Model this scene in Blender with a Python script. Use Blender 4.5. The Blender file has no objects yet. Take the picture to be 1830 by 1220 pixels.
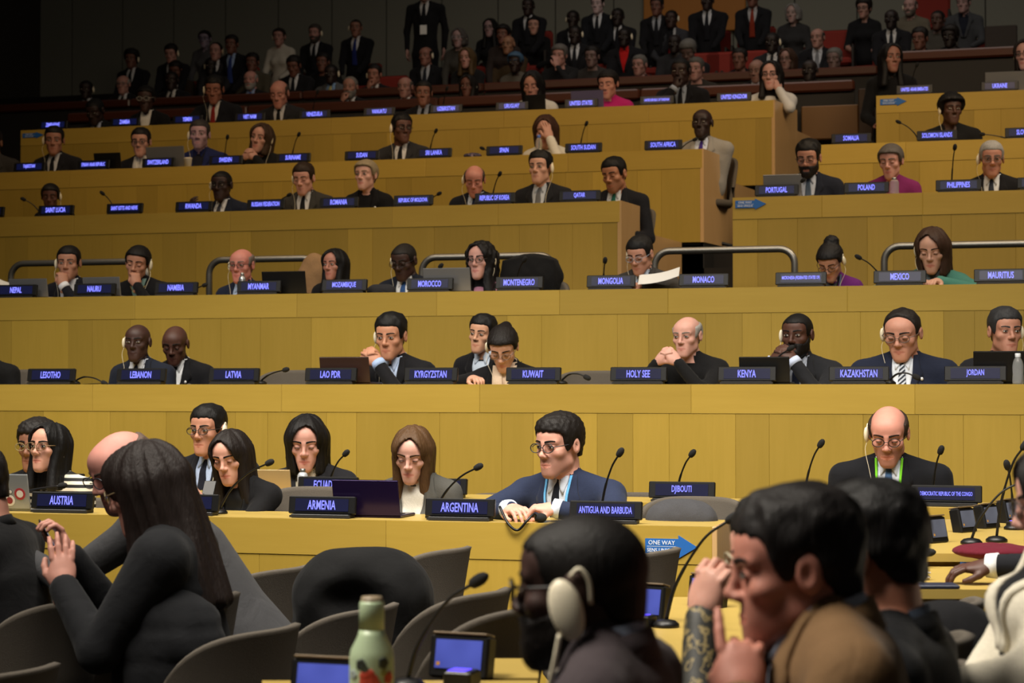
import bpy, math, random
import numpy as np
from mathutils import Matrix, Vector

scene = bpy.context.scene
COL = scene.collection
rng = np.random.RandomState(7)

# ------------------------------------------------------------------ camera, world, lights, exposure
FPX, CX, CY = 3400.0, 915.0, 610.0          # focal length in pixels of the 1830x1220 frame
YAW = math.atan(0.28)                        # the rows run obliquely to the view
PITCH = math.atan(80.0 / FPX)
CAM = np.array([0.0, 0.0, 1.55])
FOC = 8.75
cam_data = bpy.data.cameras.new('camera')
cam = bpy.data.objects.new('camera', cam_data)
COL.objects.link(cam)
cam_data.sensor_width = 36.0
cam_data.lens = FPX / 1830.0 * 36.0
cam_data.clip_end = 200.0
cam.location = CAM
cam.rotation_euler = (math.pi / 2 + PITCH, 0, YAW)
cam_data.dof.use_dof = True
cam_data.dof.focus_distance = FOC
cam_data.dof.aperture_fstop = 4.6
scene.camera = cam

world = bpy.data.worlds.new('world')
scene.world = world
world.use_nodes = True
world.node_tree.nodes['Background'].inputs[0].default_value = (1.0, 0.93, 0.82, 1)
world.node_tree.nodes['Background'].inputs[1].default_value = 0.035

def area_light(name, loc, target, sx, sy, power, col, spread=math.pi):
    d = bpy.data.lights.new(name, 'AREA')
    d.shape = 'RECTANGLE'; d.size = sx; d.size_y = sy; d.energy = power; d.color = col; d.spread = spread
    o = bpy.data.objects.new(name, d)
    COL.objects.link(o)
    o.location = loc
    o.rotation_euler = (Vector(target) - Vector(loc)).to_track_quat('-Z', 'Y').to_euler()
    return o
# ceiling lamp fields: over the well of the hall, over the middle rows, and a weak one over the gallery
area_light('ceiling_lamp_well', (0.2, 4.4, 6.6), (-1.6, 9.4, 0.4), 6.0, 2.0, 95, (1.0, 0.93, 0.82), math.radians(76))
area_light('ceiling_lamp_front', (-3.4, 6.4, 6.0), (-2.9, 8.5, 0.6), 8.5, 1.2, 320, (1.0, 0.93, 0.82), math.radians(95))
area_light('ceiling_lamp_middle', (-3.2, 9.6, 6.6), (-3.4, 11.6, 1.4), 9.0, 1.2, 84, (1.0, 0.90, 0.74), math.radians(95))
area_light('ceiling_lamp_rows', (-3.8, 12.6, 8.2), (-3.8, 16.4, 3.0), 10.0, 1.6, 138, (1.0, 0.72, 0.44), math.radians(110))
area_light('ceiling_lamp_foreground', (-3.4, 2.6, 6.0), (-0.1, 3.6, 1.0), 3.0, 1.5, 190, (1.0, 0.92, 0.80), math.radians(100))
area_light('ceiling_lamp_aisle', (1.8, 13.2, 7.0), (-2.0, 15.8, 3.0), 2.4, 1.6, 72, (1.0, 0.80, 0.56), math.radians(110))
area_light('ceiling_lamp_gallery', (-2.0, 19.5, 10.2), (-2.0, 22.5, 4.6), 9.0, 1.2, 66, (1.0, 0.92, 0.82), math.radians(120))
vs = scene.view_settings
vs.view_transform = 'Standard'; vs.look = 'None'; vs.gamma = 1.0; vs.use_curve_mapping = False
vs.exposure = 0.0

R_ = np.array(cam.rotation_euler.to_matrix())
def ray(px, py):
    d = R_ @ np.array([(px - CX) / FPX, -(py - CY) / FPX, -1.0])
    return d
def atY(px, py, Y):
    d = ray(px, py)
    return CAM + d * (Y - CAM[1]) / d[1]
def atZ(px, py, Z):
    d = ray(px, py)
    return CAM + d * (Z - CAM[2]) / d[2]
def atD(px, py, D):
    return CAM + ray(px, py) * D
def camyaw(p):
    """world yaw with which something at p faces the camera"""
    return math.atan2(CAM[0] - p[0], p[1] - CAM[1])
def pxscale(p):
    d = R_.T @ (np.array(p) - CAM)
    return FPX / -d[2]

# ------------------------------------------------------------------ tagging
def tag(o, label=None, cat=None, group=None, kind=None):
    if label: o['label'] = label
    if cat: o['category'] = cat
    if group: o['group'] = group
    if kind: o['kind'] = kind
    return o
def empty(name, loc=(0, 0, 0), rz=0.0, label=None, cat=None, group=None):
    o = bpy.data.objects.new(name, None)
    COL.objects.link(o)
    o.location = tuple(float(v) for v in loc); o.rotation_euler = (0, 0, rz)
    o.empty_display_size = 0.1
    return tag(o, label, cat, group)
def link(name, me, parent=None, loc=None, rot=None, scale=None):
    o = bpy.data.objects.new(name, me)
    COL.objects.link(o)
    if parent is not None: o.parent = parent
    if loc is not None: o.location = tuple(float(v) for v in loc)
    if rot is not None: o.rotation_euler = rot
    if scale is not None: o.scale = scale
    return o

# ------------------------------------------------------------------ materials
MATS = {}
def _new(name):
    m = bpy.data.materials.new(name)
    m.use_nodes = True
    nt = m.node_tree
    return m, nt, nt.nodes['Principled BSDF']
def srgb(c):
    return tuple((v / 12.92 if v <= 0.04045 else ((v + 0.055) / 1.055) ** 2.4) for v in c)
def hexc(h):
    return srgb(tuple(int(h[i:i + 2], 16) / 255.0 for i in (0, 2, 4)))
def plain(name, col, rough=0.5, metal=0.0, spec=0.5, bump=0.0, bscale=200.0, coat=0.0, var=0.0):
    if name in MATS: return MATS[name]
    m, nt, b = _new(name)
    if isinstance(col, str): col = hexc(col)
    b.inputs['Base Color'].default_value = (*col, 1)
    b.inputs['Roughness'].default_value = rough
    b.inputs['Metallic'].default_value = metal
    b.inputs['Specular IOR Level'].default_value = spec
    b.inputs['Coat Weight'].default_value = coat
    if bump or var:
        tc = nt.nodes.new('ShaderNodeTexCoord')
        n = nt.nodes.new('ShaderNodeTexNoise'); n.inputs['Scale'].default_value = bscale; n.inputs['Detail'].default_value = 3
        nt.links.new(tc.outputs['Object'], n.inputs['Vector'])
        if bump:
            bp = nt.nodes.new('ShaderNodeBump'); bp.inputs['Strength'].default_value = bump; bp.inputs['Distance'].default_value = 0.004
            nt.links.new(n.outputs['Fac'], bp.inputs['Height']); nt.links.new(bp.outputs['Normal'], b.inputs['Normal'])
        if var:
            mx = nt.nodes.new('ShaderNodeMix'); mx.data_type = 'RGBA'
            mx.inputs['A'].default_value = (*[c * (1 - var) for c in col], 1); mx.inputs['B'].default_value = (*[min(1, c * (1 + var)) for c in col], 1)
            nt.links.new(n.outputs['Fac'], mx.inputs['Factor']); nt.links.new(mx.outputs['Result'], b.inputs['Base Color'])
    MATS[name] = m
    return m
def cloth(hexcol, rough=0.85):
    """woven cloth, colour by hex"""
    k = 'cloth_' + hexcol
    if k in MATS: return MATS[k]
    c = hexc(hexcol)
    m, nt, b = _new(k)
    tc = nt.nodes.new('ShaderNodeTexCoord')
    n = nt.nodes.new('ShaderNodeTexNoise'); n.inputs['Scale'].default_value = 260; n.inputs['Detail'].default_value = 2
    n2 = nt.nodes.new('ShaderNodeTexNoise'); n2.inputs['Scale'].default_value = 9; n2.inputs['Detail'].default_value = 3; n2.inputs['Distortion'].default_value = 0.6
    nt.links.new(tc.outputs['Object'], n.inputs['Vector']); nt.links.new(tc.outputs['Object'], n2.inputs['Vector'])
    mx = nt.nodes.new('ShaderNodeMix'); mx.data_type = 'RGBA'
    mx.inputs['A'].default_value = (*[v * 0.75 for v in c], 1); mx.inputs['B'].default_value = (*[min(1, v * 1.25) for v in c], 1)
    nt.links.new(n.outputs['Fac'], mx.inputs['Factor']); nt.links.new(mx.outputs['Result'], b.inputs['Base Color'])
    b.inputs['Roughness'].default_value = rough
    b.inputs['Specular IOR Level'].default_value = 0.18
    b.inputs['Sheen Weight'].default_value = 0.04
    b1 = nt.nodes.new('ShaderNodeBump'); b1.inputs['Strength'].default_value = 0.38; b1.inputs['Distance'].default_value = 0.02
    nt.links.new(n2.outputs['Fac'], b1.inputs['Height'])
    b2 = nt.nodes.new('ShaderNodeBump'); b2.inputs['Strength'].default_value = 0.2; b2.inputs['Distance'].default_value = 0.002
    nt.links.new(n.outputs['Fac'], b2.inputs['Height']); nt.links.new(b1.outputs['Normal'], b2.inputs['Normal'])
    nt.links.new(b2.outputs['Normal'], b.inputs['Normal'])
    MATS[k] = m
    return m
def stripes(name, ca, cb, scale, rot=(0, 0, 0), width=0.5, rough=0.8):
    """printed or knitted stripes along object axes"""
    if name in MATS: return MATS[name]
    m, nt, b = _new(name)
    tc = nt.nodes.new('ShaderNodeTexCoord'); mp = nt.nodes.new('ShaderNodeMapping')
    mp.inputs['Rotation'].default_value = rot
    w = nt.nodes.new('ShaderNodeTexWave'); w.bands_direction = 'Z'; w.inputs['Scale'].default_value = scale; w.inputs['Distortion'].default_value = 0.4
    cr = nt.nodes.new('ShaderNodeValToRGB'); cr.color_ramp.interpolation = 'CONSTANT'
    cr.color_ramp.elements[0].color = (*hexc(ca), 1); cr.color_ramp.elements[1].color = (*hexc(cb), 1); cr.color_ramp.elements[1].position = width
    nt.links.new(tc.outputs['Object'], mp.inputs['Vector']); nt.links.new(mp.outputs['Vector'], w.inputs['Vector'])
    nt.links.new(w.outputs['Fac'], cr.inputs['Fac']); nt.links.new(cr.outputs['Color'], b.inputs['Base Color'])
    b.inputs['Roughness'].default_value = rough
    MATS[name] = m
    return m
def spotted(name, ca, cols, scale):
    """cloth or flask print of coloured blotches"""
    if name in MATS: return MATS[name]
    m, nt, b = _new(name)
    tc = nt.nodes.new('ShaderNodeTexCoord')
    v = nt.nodes.new('ShaderNodeTexNoise'); v.inputs['Scale'].default_value = scale; v.inputs['Detail'].default_value = 2
    cr = nt.nodes.new('ShaderNodeValToRGB'); cr.color_ramp.interpolation = 'CONSTANT'
    cr.color_ramp.elements[0].color = (*hexc(ca), 1); cr.color_ramp.elements[1].color = (*hexc(cols[0]), 1); cr.color_ramp.elements[1].position = 0.55
    for i, c in enumerate(cols[1:]):
        e = cr.color_ramp.elements.new(0.62 + 0.06 * i); e.color = (*hexc(c), 1)
    nt.links.new(tc.outputs['Object'], v.inputs['Vector']); nt.links.new(v.outputs['Fac'], cr.inputs['Fac'])
    nt.links.new(cr.outputs['Color'], b.inputs['Base Color'])
    b.inputs['Roughness'].default_value = 0.6
    MATS[name] = m
    return m
def glow(name, col, strength, base=(0.005, 0.005, 0.01)):
    if name in MATS: return MATS[name]
    m, nt, b = _new(name)
    b.inputs['Base Color'].default_value = (*base, 1)
    b.inputs['Emission Color'].default_value = (*col, 1)
    b.inputs['Emission Strength'].default_value = strength
    b.inputs['Roughness'].default_value = 0.35
    MATS[name] = m
    return m
def screen_mat(name, ca, cb, strength):
    """lit display with a soft gradient image"""
    if name in MATS: return MATS[name]
    m, nt, b = _new(name)
    tc = nt.nodes.new('ShaderNodeTexCoord')
    n = nt.nodes.new('ShaderNodeTexNoise'); n.inputs['Scale'].default_value = 9; n.inputs['Detail'].default_value = 1
    mx = nt.nodes.new('ShaderNodeMix'); mx.data_type = 'RGBA'
    mx.inputs['A'].default_value = (*ca, 1); mx.inputs['B'].default_value = (*cb, 1)
    nt.links.new(tc.outputs['Object'], n.inputs['Vector']); nt.links.new(n.outputs['Fac'], mx.inputs['Factor'])
    nt.links.new(mx.outputs['Result'], b.inputs['Emission Color'])
    b.inputs['Emission Strength'].default_value = strength
    b.inputs['Base Color'].default_value = (0.005, 0.005, 0.01, 1); b.inputs['Roughness'].default_value = 0.3
    MATS[name] = m
    return m
def wood(name, ca, cb, vertical=True, rough=0.38, randamt=0.22):
    """veneer: fine grain along one axis, tone shifts from piece to piece"""
    if name in MATS: return MATS[name]
    m, nt, b = _new(name)
    tc = nt.nodes.new('ShaderNodeTexCoord')
    geo = nt.nodes.new('ShaderNodeNewGeometry')
    oi = nt.nodes.new('ShaderNodeObjectInfo')
    mp = nt.nodes.new('ShaderNodeMapping')
    mp.inputs['Scale'].default_value = (22, 22, 1.6) if vertical else (1.6, 22, 22)
    nt.links.new(geo.outputs['Position'], mp.inputs['Vector'])
    n = nt.nodes.new('ShaderNodeTexNoise'); n.inputs['Scale'].default_value = 2.2; n.inputs['Detail'].default_value = 5; n.inputs['Roughness'].default_value = 0.6
    nt.links.new(mp.outputs['Vector'], n.inputs['Vector'])
    mp2 = nt.nodes.new('ShaderNodeMapping'); mp2.inputs['Scale'].default_value = (2.4, 2.4, 0.5) if vertical else (0.6, 2, 4)
    nt.links.new(geo.outputs['Position'], mp2.inputs['Vector'])
    n2 = nt.nodes.new('ShaderNodeTexNoise'); n2.inputs['Scale'].default_value = 1.5; n2.inputs['Detail'].default_value = 3; n2.inputs['Distortion'].default_value = 0.8
    nt.links.new(mp2.outputs['Vector'], n2.inputs['Vector'])
    ad = nt.nodes.new('ShaderNodeMath'); ad.operation = 'MULTIPLY_ADD'; ad.inputs[1].default_value = 0.5
    nt.links.new(n.outputs['Fac'], ad.inputs[0]); 
    ml = nt.nodes.new('ShaderNodeMath'); ml.operation = 'MULTIPLY'; ml.inputs[1].default_value = 0.5
    nt.links.new(n2.outputs['Fac'], ml.inputs[0]); nt.links.new(ml.outputs[0], ad.inputs[2])
    mx = nt.nodes.new('ShaderNodeMix'); mx.data_type = 'RGBA'
    mx.inputs['A'].default_value = (*hexc(ca), 1); mx.inputs['B'].default_value = (*hexc(cb), 1)
    nt.links.new(ad.outputs[0], mx.inputs['Factor'])
    hv = nt.nodes.new('ShaderNodeHueSaturation')
    mr = nt.nodes.new('ShaderNodeMapRange'); mr.inputs['To Min'].default_value = 1 - randamt; mr.inputs['To Max'].default_value = 1 + randamt * 0.6
    nt.links.new(oi.outputs['Random'], mr.inputs['Value']); nt.links.new(mr.outputs['Result'], hv.inputs['Value'])
    nt.links.new(mx.outputs['Result'], hv.inputs['Color']); nt.links.new(hv.outputs['Color'], b.inputs['Base Color'])
    b.inputs['Roughness'].default_value = rough
    b.inputs['Specular IOR Level'].default_value = 0.4
    MATS[name] = m
    return m
def skin(hexcol, rough=0.55):
    k = 'skin_' + hexcol
    if k in MATS: return MATS[k]
    c = hexc(hexcol)
    c = (c[0] * .97, c[1] * .95, c[2] * 1.14)
    m, nt, b = _new(k)
    at = nt.nodes.new('ShaderNodeAttribute'); at.attribute_name = 'tint'
    tc = nt.nodes.new('ShaderNodeTexCoord')
    n = nt.nodes.new('ShaderNodeTexNoise'); n.inputs['Scale'].default_value = 26; n.inputs['Detail'].default_value = 4
    nt.links.new(tc.outputs['Object'], n.inputs['Vector'])
    mx = nt.nodes.new('ShaderNodeMix'); mx.data_type = 'RGBA'
    mx.inputs['A'].default_value = (c[0] * 0.88, c[1] * 0.82, c[2] * 0.82, 1); mx.inputs['B'].default_value = (min(1, c[0] * 1.1), min(1, c[1] * 1.12), min(1, c[2] * 1.12), 1)
    nt.links.new(n.outputs['Fac'], mx.inputs['Factor'])
    mu = nt.nodes.new('ShaderNodeMix'); mu.data_type = 'RGBA'; mu.blend_type = 'MULTIPLY'; mu.inputs['Factor'].default_value = 1.0
    nt.links.new(mx.outputs['Result'], mu.inputs['A']); nt.links.new(at.outputs['Color'], mu.inputs['B'])
    nt.links.new(mu.outputs['Result'], b.inputs['Base Color'])
    b.inputs['Roughness'].default_value = rough
    b.inputs['Specular IOR Level'].default_value = 0.4
    b.inputs['Subsurface Weight'].default_value = 0.08; b.inputs['Subsurface Radius'].default_value = (0.02, 0.007, 0.004); b.inputs['Subsurface Scale'].default_value = 0.4
    MATS[k] = m
    return m
def hairmat(hexcol, rough=0.58):
    k = 'hair_' + hexcol
    if k in MATS: return MATS[k]
    c = hexc(hexcol)
    m, nt, b = _new(k)
    tc = nt.nodes.new('ShaderNodeTexCoord'); mp = nt.nodes.new('ShaderNodeMapping'); mp.inputs['Scale'].default_value = (120, 120, 9)
    n = nt.nodes.new('ShaderNodeTexNoise'); n.inputs['Scale'].default_value = 1.6; n.inputs['Detail'].default_value = 4
    nt.links.new(tc.outputs['Object'], mp.inputs['Vector']); nt.links.new(mp.outputs['Vector'], n.inputs['Vector'])
    mx = nt.nodes.new('ShaderNodeMix'); mx.data_type = 'RGBA'
    mx.inputs['A'].default_value = (*[v * 0.45 for v in c], 1); mx.inputs['B'].default_value = (*[min(1, v * 1.5) for v in c], 1)
    nt.links.new(n.outputs['Fac'], mx.inputs['Factor']); nt.links.new(mx.outputs['Result'], b.inputs['Base Color'])
    bp = nt.nodes.new('ShaderNodeBump'); bp.inputs['Strength'].default_value = 0.7; bp.inputs['Distance'].default_value = 0.004
    nt.links.new(n.outputs['Fac'], bp.inputs['Height']); nt.links.new(bp.outputs['Normal'], b.inputs['Normal'])
    b.inputs['Roughness'].default_value = rough
    b.inputs['Specular IOR Level'].default_value = 0.25
    MATS[k] = m
    return m

BLACKP = plain('black_plastic', '0c0c0d', 0.42, spec=0.4)
STEEL = plain('brushed_steel', '8d8b86', 0.36, 0.85, bump=0.05)
WHITEP = plain('white_plastic', 'd9d2c0', 0.45)
PAPER = plain('paper', 'd8d8d6', 0.7)

# ------------------------------------------------------------------ mesh helpers
def mesh(name, verts, faces, mats, fmat=None, smooth=True, tint=None):
    """fast mesh from arrays; faces may be an (n,4) or (n,3) array or a list of such arrays / python lists"""
    verts = np.asarray(verts, np.float32).reshape(-1, 3)
    me = bpy.data.meshes.new(name)
    if isinstance(faces, np.ndarray): faces = [faces]
    if faces and not isinstance(faces[0], np.ndarray):
        groups = {}
        order = {}
        for i, f in enumerate(faces):
            groups.setdefault(len(f), []).append(f); order.setdefault(len(f), []).append(i)
        ks = list(groups)
        if fmat is not None:
            fm = np.asarray(fmat)
            fmat = np.concatenate([fm[order[k]] for k in ks])
        faces = [np.array(groups[k], np.int32) for k in ks]
    nl = sum(f.size for f in faces); nf = sum(len(f) for f in faces)
    me.vertices.add(len(verts)); me.vertices.foreach_set('co', verts.ravel())
    me.loops.add(nl); me.loops.foreach_set('vertex_index', np.concatenate([f.ravel() for f in faces]).astype(np.int32))
    me.polygons.add(nf)
    tot = np.concatenate([np.full(len(f), f.shape[1], np.int32) for f in faces])
    st = np.concatenate([[0], np.cumsum(tot)[:-1]]).astype(np.int32)
    me.polygons.foreach_set('loop_start', st)
    if not isinstance(mats, (list, tuple)): mats = [mats]
    for m in mats: me.materials.append(m)
    if fmat is not None: me.polygons.foreach_set('material_index', np.asarray(fmat, np.int32))
    me.polygons.foreach_set('use_smooth', np.full(nf, smooth, bool))
    if tint is not None:
        a = me.attributes.new('tint', 'FLOAT_COLOR', 'POINT')
        t = np.ones((len(verts), 4), np.float32); t[:, :3] = tint
        a.data.foreach_set('color', t.ravel())
    me.update(calc_edges=True)
    me.validate()
    return me
class MB:
    """collects shapes with one material into one mesh"""
    def __init__(s): s.v = []; s.f = []; s.n = 0
    def add(s, v, f):
        v = np.asarray(v, float).reshape(-1, 3)
        s.v.append(v)
        s.f += [tuple(int(i) + s.n for i in q) for q in f]
        s.n += len(v)
        return s
    def box(s, x0, x1, y0, y1, z0, z1, bev=0.0):
        if bev <= 0:
            v = [(x, y, z) for z in (z0, z1) for y in (y0, y1) for x in (x0, x1)]
            return s.add(v, [(0, 2, 3, 1), (4, 5, 7, 6), (0, 1, 5, 4), (2, 6, 7, 3), (0, 4, 6, 2), (1, 3, 7, 5)])
        b = bev
        lay = []
        for z, i in ((z0, b), (z0 + b, 0), (z1 - b, 0), (z1, b)):
            lay.append([(x0 + i + b * 0, y0 + i, z), (x1 - i, y0 + i, z), (x1 - i, y1 - i, z), (x0 + i, y1 - i, z)])
        # chamfer vertical edges too
        V = []
        for z, i in ((z0, b), (z0 + b, 0), (z1 - b, 0), (z1, b)):
            a, c, d, e = x0 + i, x1 - i, y0 + i, y1 - i
            V += [(a + b, d, z), (c - b, d, z), (c, d + b, z), (c, e - b, z), (c - b, e, z), (a + b, e, z), (a, e - b, z), (a, d + b, z)]
        F = [tuple(range(7, -1, -1)), tuple(range(24, 32))]
        for k in range(3):
            for j in range(8):
                j2 = (j + 1) % 8
                F.append((k * 8 + j, k * 8 + j2, k * 8 + 8 + j2, k * 8 + 8 + j))
        return s.add(V, F)
    def tube(s, pts, r, n=8, cap=True):
        pts = [np.array(p, float) for p in pts]
        rs = r if isinstance(r, (list, tuple, np.ndarray)) else [r] * len(pts)
        V = []
        up = None
        for i, p in enumerate(pts):
            t = pts[min(i + 1, len(pts) - 1)] - pts[max(i - 1, 0)]
            t = t / (np.linalg.norm(t) + 1e-9)
            if up is None:
                a = np.array([0, 0, 1.0]) if abs(t[2]) < 0.9 else np.array([1.0, 0, 0])
            else: a = up
            u = a - t * a.dot(t); u /= np.linalg.norm(u) + 1e-9
            up = u
            w = np.cross(t, u)
            for k in range(n):
                an = 2 * math.pi * k / n
                V.append(p + rs[i] * (u * math.cos(an) + w * math.sin(an)))
        F = []
        for i in range(len(pts) - 1):
            for k in range(n):
                k2 = (k + 1) % n
                F.append((i * n + k, i * n + k2, i * n + n + k2, i * n + n + k))
        if cap:
            F.append(tuple(range(n - 1, -1, -1))); F.append(tuple((len(pts) - 1) * n + k for k in range(n)))
        return s.add(V, F)
    def lathe(s, prof, n=20, c=(0, 0, 0)):
        V = []; F = []
        for r, z in prof:
            for k in range(n):
                a = 2 * math.pi * k / n
                V.append((c[0] + r * math.cos(a), c[1] + r * math.sin(a), c[2] + z))
        for i in range(len(prof) - 1):
            for k in range(n):
                k2 = (k + 1) % n
                F.append((i * n + k, i * n + k2, i * n + n + k2, i * n + n + k))
        F.append(tuple(range(n - 1, -1, -1))); F.append(tuple((len(prof) - 1) * n + k for k in range(n)))
        return s.add(V, F)
    def ell(s, c, r, nu=14, nv=9, M=None):
        V, F = ellipsoid(c, r, nu, nv, M)
        return s.add(V, F)
    def xf(s, M):
        M = np.array(M)
        s.v = [v @ M[:3, :3].T + M[:3, 3] for v in s.v]
        return s
    def me(s, name, mat, smooth=True):
        return mesh(name, np.concatenate(s.v), s.f, mat, smooth=smooth)
    def build(s, name, mat, parent=None, smooth=False, loc=None, rot=None):
        return link(name, s.me(name, mat, smooth), parent, loc, rot)
def ellipsoid(c, r, nu=14, nv=9, M=None):
    V = [(0, 0, -1)]
    for j in range(1, nv):
        th = -math.pi / 2 + math.pi * j / nv
        for k in range(nu):
            a = 2 * math.pi * k / nu
            V.append((math.cos(th) * math.cos(a), math.cos(th) * math.sin(a), math.sin(th)))
    V.append((0, 0, 1))
    V = np.array(V) * np.array(r)
    if M is not None: V = V @ np.array(M)[:3, :3].T
    V = V + np.array(c)
    F = []
    for k in range(nu): F.append((0, 1 + (k + 1) % nu, 1 + k))
    for j in range(nv - 2):
        for k in range(nu):
            k2 = (k + 1) % nu
            F.append((1 + j * nu + k, 1 + j * nu + k2, 1 + (j + 1) * nu + k2, 1 + (j + 1) * nu + k))
    e = len(V) - 1; b0 = 1 + (nv - 2) * nu
    for k in range(nu): F.append((b0 + k, b0 + (k + 1) % nu, e))
    return V, F
def smoothcurve(pts, n=24):
    """Catmull-Rom through pts"""
    P = [np.array(p, float) for p in pts]
    P = [2 * P[0] - P[1]] + P + [2 * P[-1] - P[-2]]
    out = []
    segs = len(P) - 3
    per = max(2, n // segs)
    for i in range(segs):
        p0, p1, p2, p3 = P[i:i + 4]
        for k in range(per):
            t = k / per
            out.append(0.5 * ((2 * p1) + (-p0 + p2) * t + (2 * p0 - 5 * p1 + 4 * p2 - p3) * t * t + (-p0 + 3 * p1 - 3 * p2 + p3) * t ** 3))
    out.append(P[-2])
    return out
def copy_tree(o, parent=None):
    c = o.copy()
    COL.objects.link(c)
    c.parent = parent
    for ch in list(o.children): copy_tree(ch, c)
    return c

FONT = None
TEXTS = {}
def text_mesh(s, mat, bold=0.012):
    """lettering as a flat mesh, cap height 1, origin at the left of the baseline"""
    cu = bpy.data.curves.new('lettering', 'FONT')
    cu.body = s; cu.size = 1.0; cu.offset = bold; cu.extrude = 0.006; cu.resolution_u = 2
    ob = bpy.data.objects.new('lettering', cu)
    COL.objects.link(ob)
    dg = bpy.context.evaluated_depsgraph_get()
    me = bpy.data.meshes.new_from_object(ob.evaluated_get(dg))
    bpy.data.objects.remove(ob); bpy.data.curves.remove(cu)
    me.materials.clear(); me.materials.append(mat)
    co = np.zeros(len(me.vertices) * 3, np.float32); me.vertices.foreach_get('co', co)
    return me, co.reshape(-1, 3)
def lettering(s, mat, parent, center, w, h, frame, bold=0.012, condense=0.8, name='lettering'):
    """place text centred in a box (w,h) on a plane: frame = (right, up, normal)"""
    me, co = text_mesh(s, mat, bold)
    lo = co.min(0); hi = co.max(0)
    tw, th = hi[0] - lo[0], hi[1] - lo[1]
    sy = h / th
    sx = min(sy * condense, w / tw)
    sy = min(sy, sx * 2.1)
    c = (lo + hi) / 2
    r, u, n = [np.array(a, float) for a in frame]
    P = np.array(center) + np.outer((co[:, 0] - c[0]) * sx, r) + np.outer((co[:, 1] - c[1]) * sy, u) + np.outer(co[:, 2] * 0.1, n)
    me.vertices.foreach_set('co', P.astype(np.float32).ravel()); me.update()
    me.name = name
    return link(name, me, parent)
# ------------------------------------------------------------------ signed distance modelling of bodies
def _f(a): return np.asarray(a, np.float32)
def sd_ell(P, c, r):
    q = (P - _f(c))
    r = _f(r)
    k0 = np.sqrt(((q / r) ** 2).sum(1)); k1 = np.sqrt(((q / (r * r)) ** 2).sum(1)) + 1e-9
    return k0 * (k0 - 1) / k1
def sd_cap(P, a, b, ra, rb=None):
    a = _f(a); b = _f(b); rb = ra if rb is None else rb
    ba = b - a; pa = P - a
    h = np.clip(pa @ ba / (ba @ ba + 1e-12), 0, 1)
    return np.sqrt(((pa - h[:, None] * ba) ** 2).sum(1)) - (ra + (rb - ra) * h)
def smin(a, b, k):
    h = np.clip(0.5 + 0.5 * (b - a) / k, 0, 1)
    return b * (1 - h) + a * h - k * h * (1 - h)
def smax(a, b, k): return -smin(-a, -b, k)
def nets(fn, lo, hi, h):
    """surface nets: closed quad mesh of fn = 0"""
    lo = np.array(lo, float); hi = np.array(hi, float)
    n = np.maximum(3, np.ceil((hi - lo) / h).astype(int) + 1)
    ax = [(lo[i] + h * np.arange(n[i])).astype(np.float32) for i in range(3)]
    G = np.stack(np.meshgrid(*ax, indexing='ij'), -1).reshape(-1, 3)
    V = fn(G).reshape(n)
    V[0] = V[-1] = 1; V[:, 0] = V[:, -1] = 1; V[:, :, 0] = V[:, :, -1] = 1
    ins = V < 0
    c = n - 1
    acc = np.zeros((*c, 3), np.float32); cnt = np.zeros(c, np.float32)
    def sl(o): return tuple(slice(o[i], o[i] + c[i]) for i in range(3))
    for a in range(3):
        b1, b2 = [(1, 2), (0, 2), (0, 1)][a]
        for u in (0, 1):
            for w in (0, 1):
                o0 = [0, 0, 0]; o0[b1] = u; o0[b2] = w
                o1 = list(o0); o1[a] = 1
                v0 = V[sl(o0)]; v1 = V[sl(o1)]
                m = ins[sl(o0)] != ins[sl(o1)]
                t = np.where(m, v0 / np.where(m, v0 - v1, 1), 0)
                mf = m.astype(np.float32)
                acc[..., a] += t * mf
                acc[..., b1] += u * mf; acc[..., b2] += w * mf
                cnt += mf
    mask = cnt > 0
    idx = np.full(c, -1, np.int64); idx[mask] = np.arange(mask.sum())
    ij = np.argwhere(mask)
    verts = lo + (ij + acc[mask] / cnt[mask][:, None]) * h
    F = []
    for a in range(3):
        b1, b2 = (a + 1) % 3, (a + 2) % 3
        s0 = [slice(0, c[i]) for i in range(3)]; s1 = [slice(0, c[i]) for i in range(3)]
        s1[a] = slice(1, c[a] + 1)
        m = ins[tuple(s0)] != ins[tuple(s1)]
        e = np.argwhere(m)
        e = e[(e[:, b1] > 0) & (e[:, b2] > 0)]
        inn = ins[e[:, 0], e[:, 1], e[:, 2]]
        def cell(d1, d2):
            q = e.copy(); q[:, b1] += d1; q[:, b2] += d2
            return idx[q[:, 0], q[:, 1], q[:, 2]]
        q = np.stack([cell(-1, -1), cell(0, -1), cell(0, 0), cell(-1, 0)], 1)
        q[~inn] = q[~inn][:, ::-1]
        F.append(q)
    F = np.concatenate(F)
    F = F[(F >= 0).all(1)]
    return verts.astype(np.float32), F.astype(np.int32)
def both(fn): return lambda P: np.minimum(fn(P, -1), fn(P, 1))

def decimate(v, f, ratio):
    """collapse a template once, so that flat areas get few triangles and features keep theirs"""
    me = mesh('template', v, f, [SHOE0])
    ob = bpy.data.objects.new('template', me); COL.objects.link(ob)
    md = ob.modifiers.new('d', 'DECIMATE'); md.ratio = ratio
    dg = bpy.context.evaluated_depsgraph_get()
    m2 = bpy.data.meshes.new_from_object(ob.evaluated_get(dg))
    m2.calc_loop_triangles()
    V = np.zeros(len(m2.vertices) * 3, np.float32); m2.vertices.foreach_get('co', V)
    T = np.zeros(len(m2.loop_triangles) * 3, np.int32); m2.loop_triangles.foreach_get('vertices', T)
    bpy.data.objects.remove(ob); bpy.data.meshes.remove(me); bpy.data.meshes.remove(m2)
    return V.reshape(-1, 3), T.reshape(-1, 3)
SHOE0 = plain('template_grey', '808080')
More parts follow.
